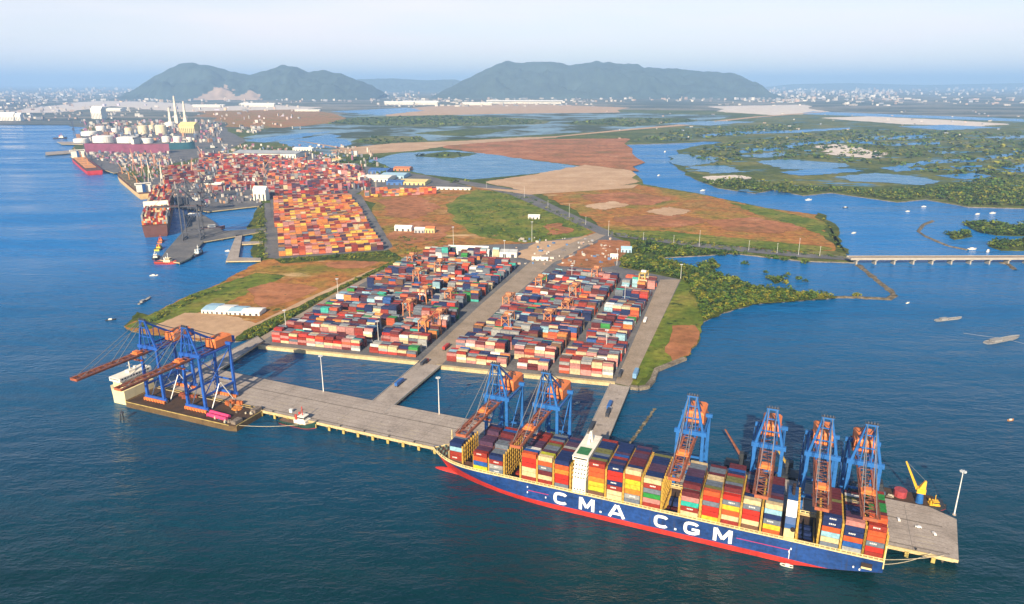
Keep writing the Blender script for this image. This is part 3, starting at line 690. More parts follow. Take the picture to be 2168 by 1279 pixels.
# bays: x range (from the stern), outer tiers, inner extra tiers, colours of the outer row from the bottom up, top tint
TH = 4.2; BASE = 20.2; RW = 4.05
B_ = [(325.5, 338, 4, 0, ['brick red', 'brick red', 'light blue', 'navy'], 6, 7.2),
      (298.6, 312, 4, 1, ['lime yellow', 'blue', 'orange red', 'brick red'], 9, 0), (284.4, 297.4, 4, 0, ['slate grey', 'grey', 'brick red', 'navy'], 9, 0),
      (255, 268, 6, 0, ['brick red', 'cream', 'cream', 'red', 'red', 'orange red'], 10, 0), (241.2, 253.8, 6, 0, ['brick red', 'cream', 'maroon', 'slate grey', 'orange red', 'cream'], 10, 0), (227.2, 239.6, 6, 0, ['slate grey', 'red', 'red', 'orange', 'orange red', 'navy'], 10, 0),
      (198, 211.6, 7, 0, ['brown', 'lime yellow', 'yellow', 'orange', 'orange red', 'orange red', 'brick red'], 10, 0), (183.6, 196.4, 7, 0, ['cream', 'cream', 'brick red', 'navy', 'red', 'red', 'navy'], 10, 0),
      (169.6, 182.4, 7, 0, ['slate grey', 'grey', 'orange', 'yellow', 'lime yellow', 'orange red', 'cream'], 10, 0), (154, 168, 6, 0, ['brick red', 'pink', 'green', 'slate grey', 'brick red', 'cream'], 10, 0),
      (125.6, 139.2, 5, 1, ['cream', 'brick red', 'teal', 'pink', 'maroon'], 10, 0), (111, 123.6, 6, 0, ['yellow', 'red', 'red', 'slate grey', 'red', 'orange red'], 10, 0), (96.6, 109.6, 6, 1, ['brick red', 'cream', 'orange red', 'yellow', 'slate grey', 'red'], 10, 0),
      (82.6, 95.2, 6, 0, ['brown', 'cream', 'red', 'red', 'slate grey', 'cream'], 10, 0), (68, 80.4, 6, 0, ['orange red', 'yellow', 'slate grey', 'navy', 'light blue', 'cream'], 10, 0),
      (29.4, 42, 6, 0, ['slate grey', 'cream', 'light blue', 'orange red', 'navy', 'navy'], 10, 0), (15, 27.8, 6, 0, ['grey', 'blue', 'orange red', 'navy', 'navy', 'pink'], 10, 0), (1.6, 13.6, 6, 1, ['brick red', 'red', 'slate grey', 'orange red', 'orange red', 'brick red'], 10, 0)]
HOLDS = [(140.5, 152.5), (269.5, 283), (44.5, 56.5), (314, 324)]
# deck with open hatches
b = MB()
xs = sorted({0.4, 58, 66, 212, 226, 300, 313, 325, 335, 342} | {x for h in HOLDS for x in h} | {float(x) for x in range(4, 330, 12)})
def inh(x): return any(a < x < c for a, c in HOLDS)
for a, c in zip(xs, xs[1:]):
    ha, hc = half_b(a, 1) - .05, half_b(c, 1) - .05
    if inh((a + c) / 2):
        m = min(HB - 4.6, min(ha, hc) - 2.5)
        if a > 300: m = half_b(c, .3) - 2
        for sg in (1, -1):
            q = [(a, sg * m, DECK), (c, sg * m, DECK), (c, sg * hc, DECK), (a, sg * ha, DECK)]; b.quad(q if sg > 0 else q[::-1])
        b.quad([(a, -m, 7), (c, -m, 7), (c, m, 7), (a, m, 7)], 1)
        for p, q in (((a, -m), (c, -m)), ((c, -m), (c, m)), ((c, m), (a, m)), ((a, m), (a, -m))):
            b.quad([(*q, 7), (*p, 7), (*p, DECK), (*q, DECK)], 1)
    else: b.quad([(a, -ha, DECK), (c, -hc, DECK), (c, hc, DECK), (a, ha, DECK)])
b.build('deck', [M_dkdeck, M_hold], ship)
b = MB(); xs2 = [342, 345, 348, 351, 354, 357, 359.5, 360.9]                        # forecastle plating
for a, c in zip(xs2, xs2[1:]): b.quad([(a, -half_b(a, 1), DECK + .6), (c, -half_b(c, 1), DECK + .6), (c, half_b(c, 1), DECK + .6), (a, half_b(a, 1), DECK + .6)])
b.build('forecastle', M_dkdeck, ship)
# hatch coamings / covers under the stacks
b = MB()
for x0, x1, t, ex, cs, nr, off in B_:
    hw = min(half_b(x1, 1) - 1.2, HB - .4); b.box(x0 - .3, x1 + .3, -hw, hw - 1.6, DECK + .01, BASE - .04)
b.build('hatch_covers', M_dkdeck, ship)
# cream side passage with posts along the deck edge
for sg in (1, -1):
    b = MB()
    xa = 0.5
    while xa < 352:
        xb2 = xa + 3.4; y0, y1 = half_b(xa, 1) * sg, half_b(xb2, 1) * sg
        b.beam((xa, y0 - .25 * sg, DECK + .35), (xb2, y1 - .25 * sg, DECK + .35), .5, 1.0)
        b.beam((xa, y0 - .3 * sg, DECK + 2.35), (xb2, y1 - .3 * sg, DECK + 2.35), .6, .42)
        b.beam((xa, y0 - .3 * sg, DECK + .8), (xa, y0 - .3 * sg, DECK + 2.2), .55)
        b.beam((xb2, y1 - 2.2 * sg, DECK + .4), (xa, y0 - 2.2 * sg, DECK + .4), 2.6, .3)
        xa = xb2
    b.build('side_passage', M_cream, ship)
b = MB()                                                 # stern rail and crane-side trim
b.beam((.4, -HB, DECK + .6), (.4, HB, DECK + .6), .5, 1.4); b.beam((.5, HB - .3, DECK - 5.4), (.5, HB - .3, DECK + 13), .7)
b.build('stern_bulwark', M_cream, ship)
# lashing bridges between bays
def lash(x, hw, ht, wide=.9):
    b = MB(); n = max(5, int(hw * 2 / 4.05)); z0 = DECK + .3
    for k in range(n + 1):
        y = -hw + 2 * hw * k / n
        for xx in ((x - wide / 2), (x + wide / 2)): b.beam((xx, y, z0), (xx, y, ht), .5, .42)
    z = z0 + 2
    while z <= ht + .1:
        b.beam((x, -hw, z), (x, hw, z), wide + .5, .42); b.beam((x + wide / 2 + .2, -hw, z + 1.1), (x + wide / 2 + .2, hw, z + 1.1), .16); z += 4.1
    for k in range(n):
        ya, yb = -hw + 2 * hw * k / n, -hw + 2 * hw * (k + 1) / n
        for zz in (z0, z0 + 4.1, z0 + 8.2): 
            if zz + 4 < ht + 2 and (k + int(zz)) % 2: b.beam((x - wide / 2, ya, zz), (x - wide / 2, yb, min(ht, zz + 4)), .26)
    b.build('lashing_bridge', M_lash, ship)
lx = [(324.4, 15, 36), (313.2, 16.5, 32), (298, 19, 33), (283.6, 20, 40), (268.9, 20.2, 36)]
for bay, nx in zip(B_[3:], B_[4:]):
    if bay[0] - nx[1] < 3: lx.append(((bay[0] + nx[1]) / 2, 20.2, BASE + TH * (bay[2] - .9)))
lx += [(226, 20.2, 42), (153.3, 20.2, 45), (140, 20.2, 36), (57.3, 20.2, 40), (43.2, 20.2, 42), (14.3, 20.2, 44), (.75, 20.2, 40)]
for x, hw, ht in lx: lash(x, hw, ht, .75)
# low stow and cell guides in the empty bays
for a, c in HOLDS[:3]:
    for xx in (a + .6, c - .6):
        b = MB()
        for k in range(9):
            y = -15.4 + k * 3.85; b.beam((xx, y, 7.2), (xx, y, DECK + .6), .5)
        b.beam((xx, -15.6, DECK + .3), (xx, 15.6, DECK + .3), .45); b.build('cell_guide', M_lash, ship)
# accommodation tower
xa, xb2 = 213.4, 224.2
b = MB()
b.box(xa, xb2, -19.5, 19.9, DECK + .01, 31); lv = 31.02
for k in range(5): 
    b.box(xa + .2, xb2 - .2, -18.6 + k * .2, 19.2 - k * .9, lv, lv + 2.9); b.box(xa - .5, xb2 + .5, -19 + k * .2, 20 - k * .9, lv + 2.92, lv + 3.2); lv += 3.22
tower = b.build('accommodation', M_white, ship)
b = MB(); b.box(xa - 1, xb2 + 1, -20.6, 18.4, lv + .02, lv + 3.2); b.box(xa - 1.3, xb2 + 1.3, -20.9, 18.7, lv + 3.22, lv + 3.6); wh = b.build('wheelhouse', M_white, tower)
b = MB(); b.box(xb2 + 1.01, xb2 + 1.12, -19, 17, lv + 1.4, lv + 2.6); b.box(xa, xb2, 18.41, 18.5, lv + 1.4, lv + 2.6)
z = DECK + 3
M_glass = paint('dark_glass', (.02, .03, .04), .15, .1, .3, 0, .6)
while z < lv - 2:
    for k in range(4): b.box(xa + 1.2 + k * 2.4, xa + 2.4 + k * 2.4, 19.92, 19.95, z + .4, z + 1.4) if z < 22 else None
    z += 3.8
b.build('windows', M_glass, wh)
b = MB(); zz = 31.2
for k in range(5):
    for j in range(4): b.box(xa + 1.1 + j * 2.4, xa + 2.3 + j * 2.4, 19.21 - k * .9, 19.26 - k * .9, zz + .9, zz + 2.0)
    for j in range(15): b.box(xa + .1, xa + .17, -16.5 + j * 2.3, -15.2 + j * 2.3, zz + .9, zz + 2.0)
    zz += 3.22
b.build('cabin_windows', M_glass, tower)
b = MB(); b.box(xa + .5, xb2 - .5, 2, 14, lv + 3.63, lv + 3.72); b.build('roof_deck', paint('deck_green', (.03, .17, .06), .7, .3), tower)
b = MB(); b.hexa([(217, -13, lv + 3.6), (221, -13, lv + 3.6), (221, -9, lv + 3.6), (217, -9, lv + 3.6)], [(218.2, -12, lv + 12), (219.8, -12, lv + 12), (219.8, -10, lv + 12), (218.2, -10, lv + 12)])
b.beam((219, -16, lv + 8.5), (219, -6, lv + 8.5), .5); b.beam((219, -15, lv + 11), (219, -7, lv + 11), .4); b.cyl((219, -5, lv + 3.6), (219, -5, lv + 7.5), 1.4, .9, 8)
b.build('radar_mast', M_white, tower)
b = MB()
b.cyl((215.5, -20.6, 25), (222, -20.6, 25), 1.3, 1.0, 8)
b.build('lifeboat', paint('lifeboat_orange', (.65, .17, .03), .5, .15), ship)
# funnel casing with blue, white, blue bands
M_fb = paint('funnel_blue', (.015, .07, .23), .5, .2); M_fw = paint('funnel_white', (.80, .80, .78), .5, .08)
b = MB(); fx0, fx1 = 58.6, 65.6
b.box(fx0, fx1, -17, 19.6, DECK + .01, 27.6); b.build('engine_casing', M_cream, ship)
b = MB(); pr = [(27.6, 18.6), (31, 18.2), (36, 16.4), (41, 13.4), (45, 9), (47, 3), (47, -8)]
for (z0, y0), (z1, y1), m in zip(pr, pr[1:], (0, 0, 1, 1, 0, 0)):
    b.hexa([(fx0, -8, z0), (fx1, -8, z0), (fx1, y0, z0), (fx0, y0, z0)], [(fx0, -8, z1 + .001), (fx1, -8, z1 + .001), (fx1, y1, z1 + .001), (fx0, y1, z1 + .001)], m) if z1 > z0 else None
fun = b.build('funnel', [M_fb, M_fw], ship)
b = MB()
for y in (-4, 0, 4): b.cyl((62, y, 47), (62, y, 51.5), 1.1, 1.0, 8)
b.build('exhaust_pipe', M_hold, fun)
b = MB(); b.cyl((60, 16.5, 27.7), (60, 19.9, 27.7), 1.6, 1.6, 10); b.build('vent_cowl', M_hold, ship)
# fore mast, breakwater, winches
b = MB(); b.hexa([(341.3, -.8, DECK), (342.6, -.8, DECK), (342.6, .8, DECK), (341.3, .8, DECK)], [(341.7, -.35, 41), (342.3, -.35, 41), (342.3, .35, 41), (341.7, .35, 41)]); b.beam((342, -2.5, 36), (342, 2.5, 36), .4); b.build('foremast', M_cream, ship)
b = MB(); b.box(339.2, 339.7, -11.5, 11.5, DECK + .02, DECK + 8); b.beam((340.4, -10, DECK + 5), (340.4, 10, DECK + 5), .5, .5); b.build('breakwater_plate', M_cream, ship)
for x, y in ((345, 5), (345, -5), (349, 3), (349, -3), (344, 11), (344, -11), (353, 0), (352, 6), (352, -6), (347, 9), (356, 2), (356, -2)):
    b = MB(); b.cyl((x, y - .9, DECK + 1.6), (x, y + .9, DECK + 1.6), .9, .9, 8); b.box(x - .8, x + .8, y - 1.4, y + 1.4, DECK + .62, DECK + 1.1); b.build('winch', paint('winch_green', (.10, .14, .12), .7, .4), ship)
b = MB(); xa = 353.0
while xa < 360.4:
    for sg in (1, -1): b.beam((xa, sg * half_b(xa, 1), DECK + .6), (min(xa + .9, 360.95), sg * half_b(min(xa + .9, 360.95), 1), DECK + .9), .3, 2.2)
    xa += .9
b.build('bow_bulwark', M_cream, ship)
# hull lettering, drawn with strokes on the near side
b = MB(); Y0 = HB + .06
def st_(pts, wd, k=[0]):
    for (xa, za), (xc, zc) in zip(pts, pts[1:]):
        k[0] = (k[0] + 1) % 7; y = Y0 + .012 * k[0]
        d = Vector((xc - xa, zc - za)); n = Vector((-d.y, d.x)).normalized() * wd / 2; d = d.normalized() * wd * .0
        b.quad([(xa + n.x - d.x, y, za + n.y - d.y), (xa - n.x - d.x, y, za - n.y - d.y), (xc - n.x + d.x, y, zc - n.y + d.y), (xc + n.x + d.x, y, zc + n.y + d.y)])
def glyph(ch, px0, px1):
    """ch between two ship stations; text reads from bow (left) to stern"""
    z0, z1 = 5.3, 16.4; Wd = abs(px0 - px1); hh = z1 - z0; t = 2.55
    X = lambda u: px0 - u * Wd
    Zf = lambda v: z0 + v * hh
    def ring(a0, a1, n=22):
        o = []
        for i in range(n + 1):
            a = math.radians(a0 + (a1 - a0) * i / n); cx, cz = math.cos(a), math.sin(a); e = .62
            u = .5 + (.5 - t / 2 / Wd) * math.copysign(abs(cx) ** e, cx); v = .5 + (.5 - t / 2 / hh) * math.copysign(abs(cz) ** e, cz)
            o.append((X(u), Zf(v)))
        return o
    if ch == 'C': st_(ring(34, 326), t)
    if ch == 'G':
        st_(ring(34, 336), t); st_([(X(.52), Zf(.44)), (X(1.0), Zf(.44))], t * .85); st_([(X(1 - t * .5 / Wd), Zf(.44)), (X(1 - t * .5 / Wd), Zf(.14))], t)
    if ch == 'M':
        st_([(X(.09), Zf(0)), (X(.09), Zf(1))], t); st_([(X(.91), Zf(0)), (X(.91), Zf(1))], t); st_([(X(.12), Zf(.97)), (X(.5), Zf(.22))], t * .95); st_([(X(.88), Zf(.97)), (X(.5), Zf(.22))], t * .95)
    if ch == 'A':
        st_([(X(.07), Zf(0)), (X(.47), Zf(1))], t); st_([(X(.93), Zf(0)), (X(.53), Zf(1))], t); st_([(X(.22), Zf(.3)), (X(.78), Zf(.3))], t * .85)
for ch, a, c in (('C', 239.75, 227.5), ('M', 218, 205.5), ('A', 194, 180.5), ('C', 158, 146.5), ('G', 135.5, 123.5), ('M', 113.5, 100)): glyph(ch, a, c)
for x in (200.2, 141.4): st_([(x, 6.3), (x, 7.9)], 1.6)
b.build('lettering', paint('letter_white', (.82, .82, .80), .5, .06), ship)
b = MB()
for x0, x1, z in ((262, 244, 11.5), (97, 60, 11.2)):
    b.box(x1, x0, HB + .03, HB + .12, z, z + .5)
for x, z in ((262, 14), (262, 9), (246, 8), (60, 9.5), (59, 12), (18, 9), (14, 8)): b.box(x, x + .9, HB + .03, HB + .12, z, z + 1.5, 1)
b.box(60, 60.4, HB + .03, HB + .2, 4, 12, 1)
b.build('draught_marks', [paint('mark_magenta', (.45, .03, .12), .5, .1), paint('letter_white', (.8, .8, .8))], ship)
b = MB(); b.box(7, 14, HB + .02, HB + .1, 10.5, 15, 0); b.box(7.2, 13.8, HB + .11, HB + .35, 10.2, 11.6, 1); b.build('mooring_recess', [M_hold, M_cream], ship)
# ------------------------------------------------------------------ containers on the ship, one object each
ORD = ['', 'first', 'second', 'third', 'fourth', 'fifth', 'sixth', 'seventh', 'eighth', 'ninth', 'tenth', 'eleventh', 'twelfth', 'thirteenth', 'fourteenth', 'fifteenth', 'sixteenth', 'seventeenth', 'eighteenth', 'nineteenth', 'twentieth',
       'twenty-first', 'twenty-second', 'twenty-third', 'twenty-fourth', 'twenty-fifth', 'twenty-sixth', 'twenty-seventh', 'twenty-eighth', 'twenty-ninth', 'thirtieth']
cS, sS = math.cos(SROT), math.sin(SROT)
def shipw(x, y, z): return (SHIP.x + x * cS - y * sS, SHIP.y + x * sS + y * cS, z)
STUFF = MB()
rc = random.Random(11)
TOPC = ['dark purple'] * 7 + ['maroon'] * 5 + ['slate grey'] * 3 + ['navy'] * 4 + ['brick red'] * 2 + ['cream'] + ['white', 'blue', 'olive', 'grey']
def jit(c, a=.12): k = 1 + rc.uniform(-a, a); return tuple(v * k for v in c)
def ship_container(bi, x0, x1, r, y, tier, cname, outer, top):
    L = x1 - x0 - .5; mk = rc.randint(1, 6) if outer and cname in ('navy', 'blue', 'slate grey', 'brick red', 'brown', 'grey') and rc.random() < .55 else 0
    o = bpy.data.objects.new('shipping_container', cont_mesh(cname, L, RW, TH, mk)); col.objects.link(o)
    o.location = shipw((x0 + x1) / 2, y, BASE + TH * tier); o.rotation_euler.z = SROT
    if outer: lb = f"{cname} container, {ORD[tier + 1]} tier up, outer row, {ORD[bi + 1]} bay back from the big ship's bow"
    else: lb = f"{cname} container on stack top, {ORD[r + 1]} row in, {ORD[bi + 1]} bay back from ship's bow"
    tag(o, lb, 'container', 'containers stacked on the big ship')
n_ind = 0
for bi, (x0, x1, t, ex, cs, nr, off) in enumerate(B_):
    seqc = None
    for r in range(nr):
        y = 20.25 - off - RW * (r + .5)
        tt = t + (ex if r >= 1 else 0)
        if bi in (1, 2): tt = t if r < 3 else t + 1 + (r > 5)
        elif bi > 9 and 3 <= r <= 6 and bi % 2: tt += 0
        if bi == 13 and r in (2, 3): tt = t - 1
        for k in range(tt):
            top = k == tt - 1
            if r == 0:
                ship_container(bi, x0, x1, r, y, k, cs[k], True, top); n_ind += 1
            elif top:
                if seqc is None or rc.random() < .7: seqc = rc.choice(TOPC)
                cn = seqc
                if bi == 17: cn = ['', 'orange red', 'maroon', 'green', 'green', 'green', 'maroon', 'green', 'green', 'brick red'][r]
                if bi == 4 and r == 1: cn = 'lime yellow'
                if bi == 0: cn = ['navy', 'navy', 'slate grey', 'pink', 'slate grey', 'navy'][r]
                ship_container(bi, x0, x1, r, y, k, cn, False, True); n_ind += 1
            else:
                cx, cy, cz = shipw((x0 + x1) / 2, y, 0)
                STUFF.rbox((cx, cy), x1 - x0 - .6, RW - .12, BASE + TH * k + .02, BASE + TH * (k + 1) - .04, SROT, 0, jit(CC[rc.choice(list(CC))]))
# low stow at the bottom of the open holds
for (a, c) in HOLDS[:3]:
    for k in range(8):
        y = -13.5 + k * 3.85
        if rc.random() < .75:
            cx, cy, cz = shipw((a + c) / 2, y, 0)
            STUFF.rbox((cx, cy), c - a - 2.2, 3.6, 7.05, 7.05 + 3.8 * rc.randint(1, 2), SROT, 0, jit(CC[rc.choice(['maroon', 'navy', 'dark purple', 'brown', 'brick red'])]))

# ------------------------------------------------------------------ yard stacks
YP = ['brick red'] * 6 + ['red'] * 2 + ['maroon'] * 6 + ['navy'] * 9 + ['slate grey'] * 7 + ['grey'] * 5 + ['cream'] * 4 + ['white'] * 2 + ['blue'] * 2 + ['light blue'] * 2 + ['dark purple'] * 4 + ['orange red'] * 4 + ['orange'] * 2 + ['pink'] * 3 + ['brown'] * 3 + ['teal', 'green']
FP = ['cream'] * 8 + ['pink'] * 6 + ['brick red'] * 4 + ['red'] * 2 + ['grey'] * 2 + ['white'] * 2 + ['slate grey', 'maroon', 'orange red']
OP = ['yellow'] * 5 + ['orange'] * 6 + ['orange red'] * 5 + ['brick red'] * 4 + ['pink'] * 3 + ['dark purple'] * 2 + ['cream', 'brown', 'maroon', 'slate grey']
PP = ['brick red'] * 4 + ['red'] * 3 + ['orange red'] * 3 + ['maroon'] * 4 + ['dark purple'] * 3 + ['pink'] * 5 + ['cream'] * 3 + ['navy', 'slate grey', 'grey', 'orange', 'white', 'brown']
ZY = 3.6
n_front = [0]
def yard(quad, rows, cl, pal, front, th=3.3, cell=2.95, ncell=6, lo=2, hi=5, skip=.06, individual=None, aisle_every=0):
    FL, FR, BR, BL = [G(x, y, ZY) for x, y in quad]
    for r in range(rows):
        v = (r + .28) / rows
        A = FL.lerp(BL, v); B = FR.lerp(BR, v); e = (B - A); L = e.length; e /= L; nr = Vector((-e.y, e.x, 0)); a = math.atan2(e.y, e.x)
        n = int(L / (cl + .45)); x = (L - n * (cl + .45)) / 2; run = 0; cn = 'cream'; hgt = rc.randint(lo + 1, hi)
        for k in range(n):
            p0 = A + e * (x + (k + .5) * (cl + .45))
            if rc.random() < skip: continue
            if rc.random() < .22: hgt = rc.randint(lo, hi)
            if aisle_every and k % aisle_every == aisle_every - 1: continue
            for c in range(ncell):
                p = p0 + nr * (c * cell)
                hh = max(1, min(hi, hgt - (rc.random() < .3) - (c == 0 and rc.random() < .2)))
                for t in range(hh):
                    if 0 < c < ncell - 1 and t < hh - 2: continue        # buried in the block
                    if r < 2 and c < 2 and front is not pal: cn = rc.choice(front); run = 0
                    elif run <= 0: cn = rc.choice(pal); run = rc.choice([1, 2, 3, 4, 6])
                    run -= 1
                    cc = jit(CC[cn], .22); gm = sum(cc) / 3 * .8; cc = tuple(v * .84 + gm * .16 for v in cc)
                    if individual and r == 0 and c == 0 and t == hh - 1 and n_front[0] < individual[1]:
                        n_front[0] += 1
                        o = bpy.data.objects.new('shipping_container', cont_mesh(cn, cl, cell, th)); col.objects.link(o)
                        o.location = (p.x, p.y, ZY + t * th); o.rotation_euler.z = a
                        tag(o, f"{cn} container topping the waterfront stack, {ORD[k + 1]} column from the left, {individual[0]} yard half", 'container', 'containers in the waterfront row of the yard')
                    else: STUFF.rbox((p.x, p.y), cl, cell - .12, ZY + t * th + .02, ZY + (t + 1) * th - .03, a, 0, cc)
        yield r, A, B, nr, a
ROWS = {'L': list(yard([(566, 728), (878, 762), (1104, 564), (872, 552)], 14, 12.4, YP, FP, th=3.5, ncell=7, cell=2.85, lo=3, hi=5, skip=.03, aisle_every=11, individual=('left', 18))),
        'R': list(yard([(938, 768), (1298, 806), (1392, 606), (1160, 582)], 15, 12.4, YP, FP, th=3.5, ncell=7, cell=2.85, lo=3, hi=5, skip=.03, aisle_every=11, individual=('right', 38)))}
list(yard([(588, 545), (816, 530), (742, 414), (576, 426)], 21, 12.4, OP, OP, th=3.4, cell=2.7, ncell=5, hi=5, lo=3, skip=.02))
# small groups behind the yard and in the far port
for quad, rows, pal in (([(770, 420), (925, 412), (930, 400), (775, 406)], 2, OP), ([(440, 408), (560, 398), (560, 346), (470, 352)], 11, PP), ([(560, 421), (740, 409), (700, 342), (570, 342)], 17, PP),
                        ([(420, 356), (600, 346), (590, 326), (420, 334)], 7, PP), ([(700, 402), (790, 396), (760, 360), (690, 352)], 8, PP), ([(350, 392), (440, 384), (430, 350), (345, 358)], 7, PP), ([(880, 545), (1010, 552), (1090, 540), (960, 536)], 2, YP)):
    list(yard(quad, rows, 12.4, pal, pal, th=3.6, ncell=6, hi=6, lo=2, skip=.1))
tag(STUFF.build('containers', M_cont), 'tightly packed shipping containers filling the yards and the inner ship stacks', 'containers', None, 'stuff')

# ================================================================== ship-to-shore cranes
M_blue = paint('crane_blue', (.018, .125, .40), .45, .28, .2)
M_dblue = paint('crane_deep_blue', (.018, .095, .42), .45, .28, .2)
M_boom = paint('boom_orange', (.36, .105, .05), .6, .4, .25)
M_house = paint('house_orange', (.70, .20, .055), .6, .18, .12)
M_rope = paint('stay_grey', (.16, .17, .19), .6, .2)
M_walk = paint('walkway_rust', (.20, .07, .04), .8, .5, .4)
M_bogie = paint('bogie_dark', (.06, .07, .10), .7, .3)
M_grey = paint('crane_grey', (.055, .062, .085), .6, .3, .2)
M_cab = paint('cab_white', (.75, .75, .72), .4, .1)
def sts(loc, label, reach=70, hp=60, apex=92, gauge=36, half=10.5, blue=None, group='blue ship-to-shore gantry cranes', rz=ANG, tr=30, scale=1, trim=None, boomm=None, house=None, tilt=0):
    blue = blue or M_blue; boomm = boomm or M_boom; house = house or M_house
    root = tag(empty('gantry_crane', loc, rz, scale), label, 'crane', group)
    hw = half
    for sx in (-1, 1):
        for y, nm in ((0, 1), (gauge, 0)):
            b = MB(); b.beam((sx * hw, y, 3), (sx * (hw - .6), y, hp), 2.8, 2.5, 0, 2.4); b.build('leg', blue, root)
    for y in (0, gauge):
        b = MB(); b.beam((-hw - 3.5, y, 3.4), (hw + 3.5, y, 3.4), 1.9, 2.4); s_ = b.build('sill_beam', blue, root)
        b = MB()
        for sx in (-1, 1):
            for k in range(4): b.box(sx * hw - 4.4 + k * 2.3, sx * hw - 2.6 + k * 2.3, y - .7, y + .7, .15, 2.2)
        b.build('bogie', M_bogie, s_)
    b = MB()
    for sx in (-1, 1):                              # side frames
        b.beam((sx * hw, 0, 17), (sx * hw, gauge, 17), 1.5, 2.0); b.beam((sx * (hw - .5), 0, hp - 2), (sx * (hw - .5), gauge, hp - 2), 1.4, 1.8)
        b.cyl((sx * hw, 1, 18), (sx * (hw - .5), gauge - 1, hp - 4), .55, .55, 8); b.cyl((sx * hw, gauge * .5, hp * .58), (sx * (hw - .5), 1, hp - 5), .45, .45, 8)
    b.build('side_frame', blue, root)
    b = MB(); b.beam((-hw - 2, 0, hp), (hw + 2, 0, hp), 2.6, 3.4); b.build('portal_beam', blue, root)
    b = MB(); b.beam((-hw - 2, gauge, hp), (hw + 2, gauge, hp), 2.2, 3.0); b.build('portal_beam', blue, root)
    b = MB(); b.beam((-hw, gauge, 19), (hw, gauge, 19), 1.2, 1.6); b.build('cross_beam', blue, root)
    g0, g1 = -3, gauge + 16
    b = MB()
    for sx in (-1, 1): b.beam((sx * 3.9, g0, hp - 3.2), (sx * 3.9, g1, hp - 3.2), 1.3, 2.6)
    for k in range(9): b.beam((-3.9, g0 + (g1 - g0) * k / 8, hp - 3), (3.9, g0 + (g1 - g0) * k / 8, hp - 3), .6)
    gd = b.build('girder', blue, root)
    b = MB()
    for sx in (-1, 1): b.box(sx * 5.5 - .55, sx * 5.5 + .55, g0, g1, hp - 2.4, hp - 2.2)
    for k in range(8): b.beam((-3.9, g0 + (g1 - g0) * k / 8, hp - 2), (3.9, g0 + (g1 - g0) * (k + 1) / 8, hp - 2), .35)
    b.build('walkway', M_walk, gd)
    # boom: twin girders with lattice, in the working position
    y0, y1 = -4, -reach; tz = tilt
    zb = lambda y: hp - 3.2 + tz * (y0 - y) / (y0 - y1)
    b = MB()
    for sx in (-1, 1): b.beam((sx * 3.9, y0, zb(y0)), (sx * 3.9, y1, zb(y1)), 1.2, 2.5)
    b.beam((-4.4, y1, zb(y1)), (4.4, y1, zb(y1)), 1.2, 2.2)
    bm = b.build('boom', boomm, root)
    b = MB(); n = int(reach / 7)
    for k in range(n + 1):
        ya = y0 + (y1 - y0) * k / n; b.beam((-3.9, ya, zb(ya) + 1), (3.9, ya, zb(ya) + 1), .5)
        if k < n:
            yb = y0 + (y1 - y0) * (k + 1) / n; sg = 1 if k % 2 else -1; b.beam((-3.9 * sg, ya, zb(ya) + 1), (3.9 * sg, yb, zb(yb) + 1), .45)
    for sx in (-1, 1):
        b.beam((sx * 5.3, y0, zb(y0) + .9), (sx * 5.3, y1, zb(y1) + .9), 1.2, .2); b.beam((sx * 5.9, y0, zb(y0) + 2.1), (sx * 5.9, y1, zb(y1) + 2.1), .16)
        for k in range(n): 
            ya = y0 + (y1 - y0) * k / n; b.beam((sx * 5.9, ya, zb(ya) + .9), (sx * 5.9, ya, zb(ya) + 2.1), .14)
    b.build('lattice', M_walk, bm)
    # A-frame
    b = MB()
    for sx in (-1, 1):
        b.beam((sx * (hw - 1), 0, hp + 1.6), (sx * 3.0, -2, apex), 1.8, 1.7, 0, 1.2); b.beam((sx * 3.6, 0, hp + 1.7), (sx * 2.4, -2, apex - 1), .8)
        b.beam((sx * 3.0, -2, apex - .6), (sx * 4.2, gauge - 2, hp + .5), 1.15, 1.2); b.beam((sx * 3.4, gauge * .3, hp + (apex - hp) * .66), (sx * 5.5, gauge * .3, hp), .6)
    for f in (.35, .68): 
        hx = (hw - 1) * (1 - f) + 3 * f; b.beam((-hx, -2 * f, hp + 1.6 + (apex - hp) * f), (hx, -2 * f, hp + 1.6 + (apex - hp) * f), .8, .8)
    b.beam((-4.2, -2, apex), (4.2, -2, apex), 1.5, 1.6)
    af = b.build('a_frame', blue, root)
    b = MB(); b.box(-4.6, 4.6, -3.6, -.4, apex + .9, apex + 1.1)
    for sx in (-3, -1, 1, 3): b.cyl((sx, -2.2, apex + 1.6), (sx + .7, -2.2, apex + 1.6), 1.2, 1.2, 8)
    for sx in (-4.5, 4.5): b.beam((sx, -3.5, apex + 2.2), (sx, -.5, apex + 2.2), .2)
    b.build('sheave_platform', M_bogie if not trim else trim, af)
    b = MB()
    for sx in (-1, 1):
        for fr in (.46, .93):
            ya = y0 + (y1 - y0) * fr; b.beam((sx * 3, -2.5, apex), (sx * 3.7, ya, zb(ya) + 1.2), .42)
        b.beam((sx * 3, -1, apex), (sx * 4, g1 - 2, hp - 1.8), .5)
    b.build('stay', M_rope if not trim else trim, root)
    b = MB(); hy0, hy1 = gauge - 14, gauge + 9
    b.hexa([(-7, hy0, hp - 1.4), (7, hy0, hp - 1.4), (7, hy1, hp - 1.4), (-7, hy1, hp - 1.4)], [(-7, hy0, hp + 6), (7, hy0, hp + 6), (7, hy1, hp + 6), (-7, hy1, hp + 6)])
    b.hexa([(-7.2, hy0 - .3, hp + 6.01), (7.2, hy0 - .3, hp + 6.01), (7.2, hy1 + .3, hp + 6.01), (-7.2, hy1 + .3, hp + 6.01)], [(-5.4, hy0 + .6, hp + 7.8), (5.4, hy0 + .6, hp + 7.8), (5.4, hy1 - .6, hp + 7.8), (-5.4, hy1 - .6, hp + 7.8)])
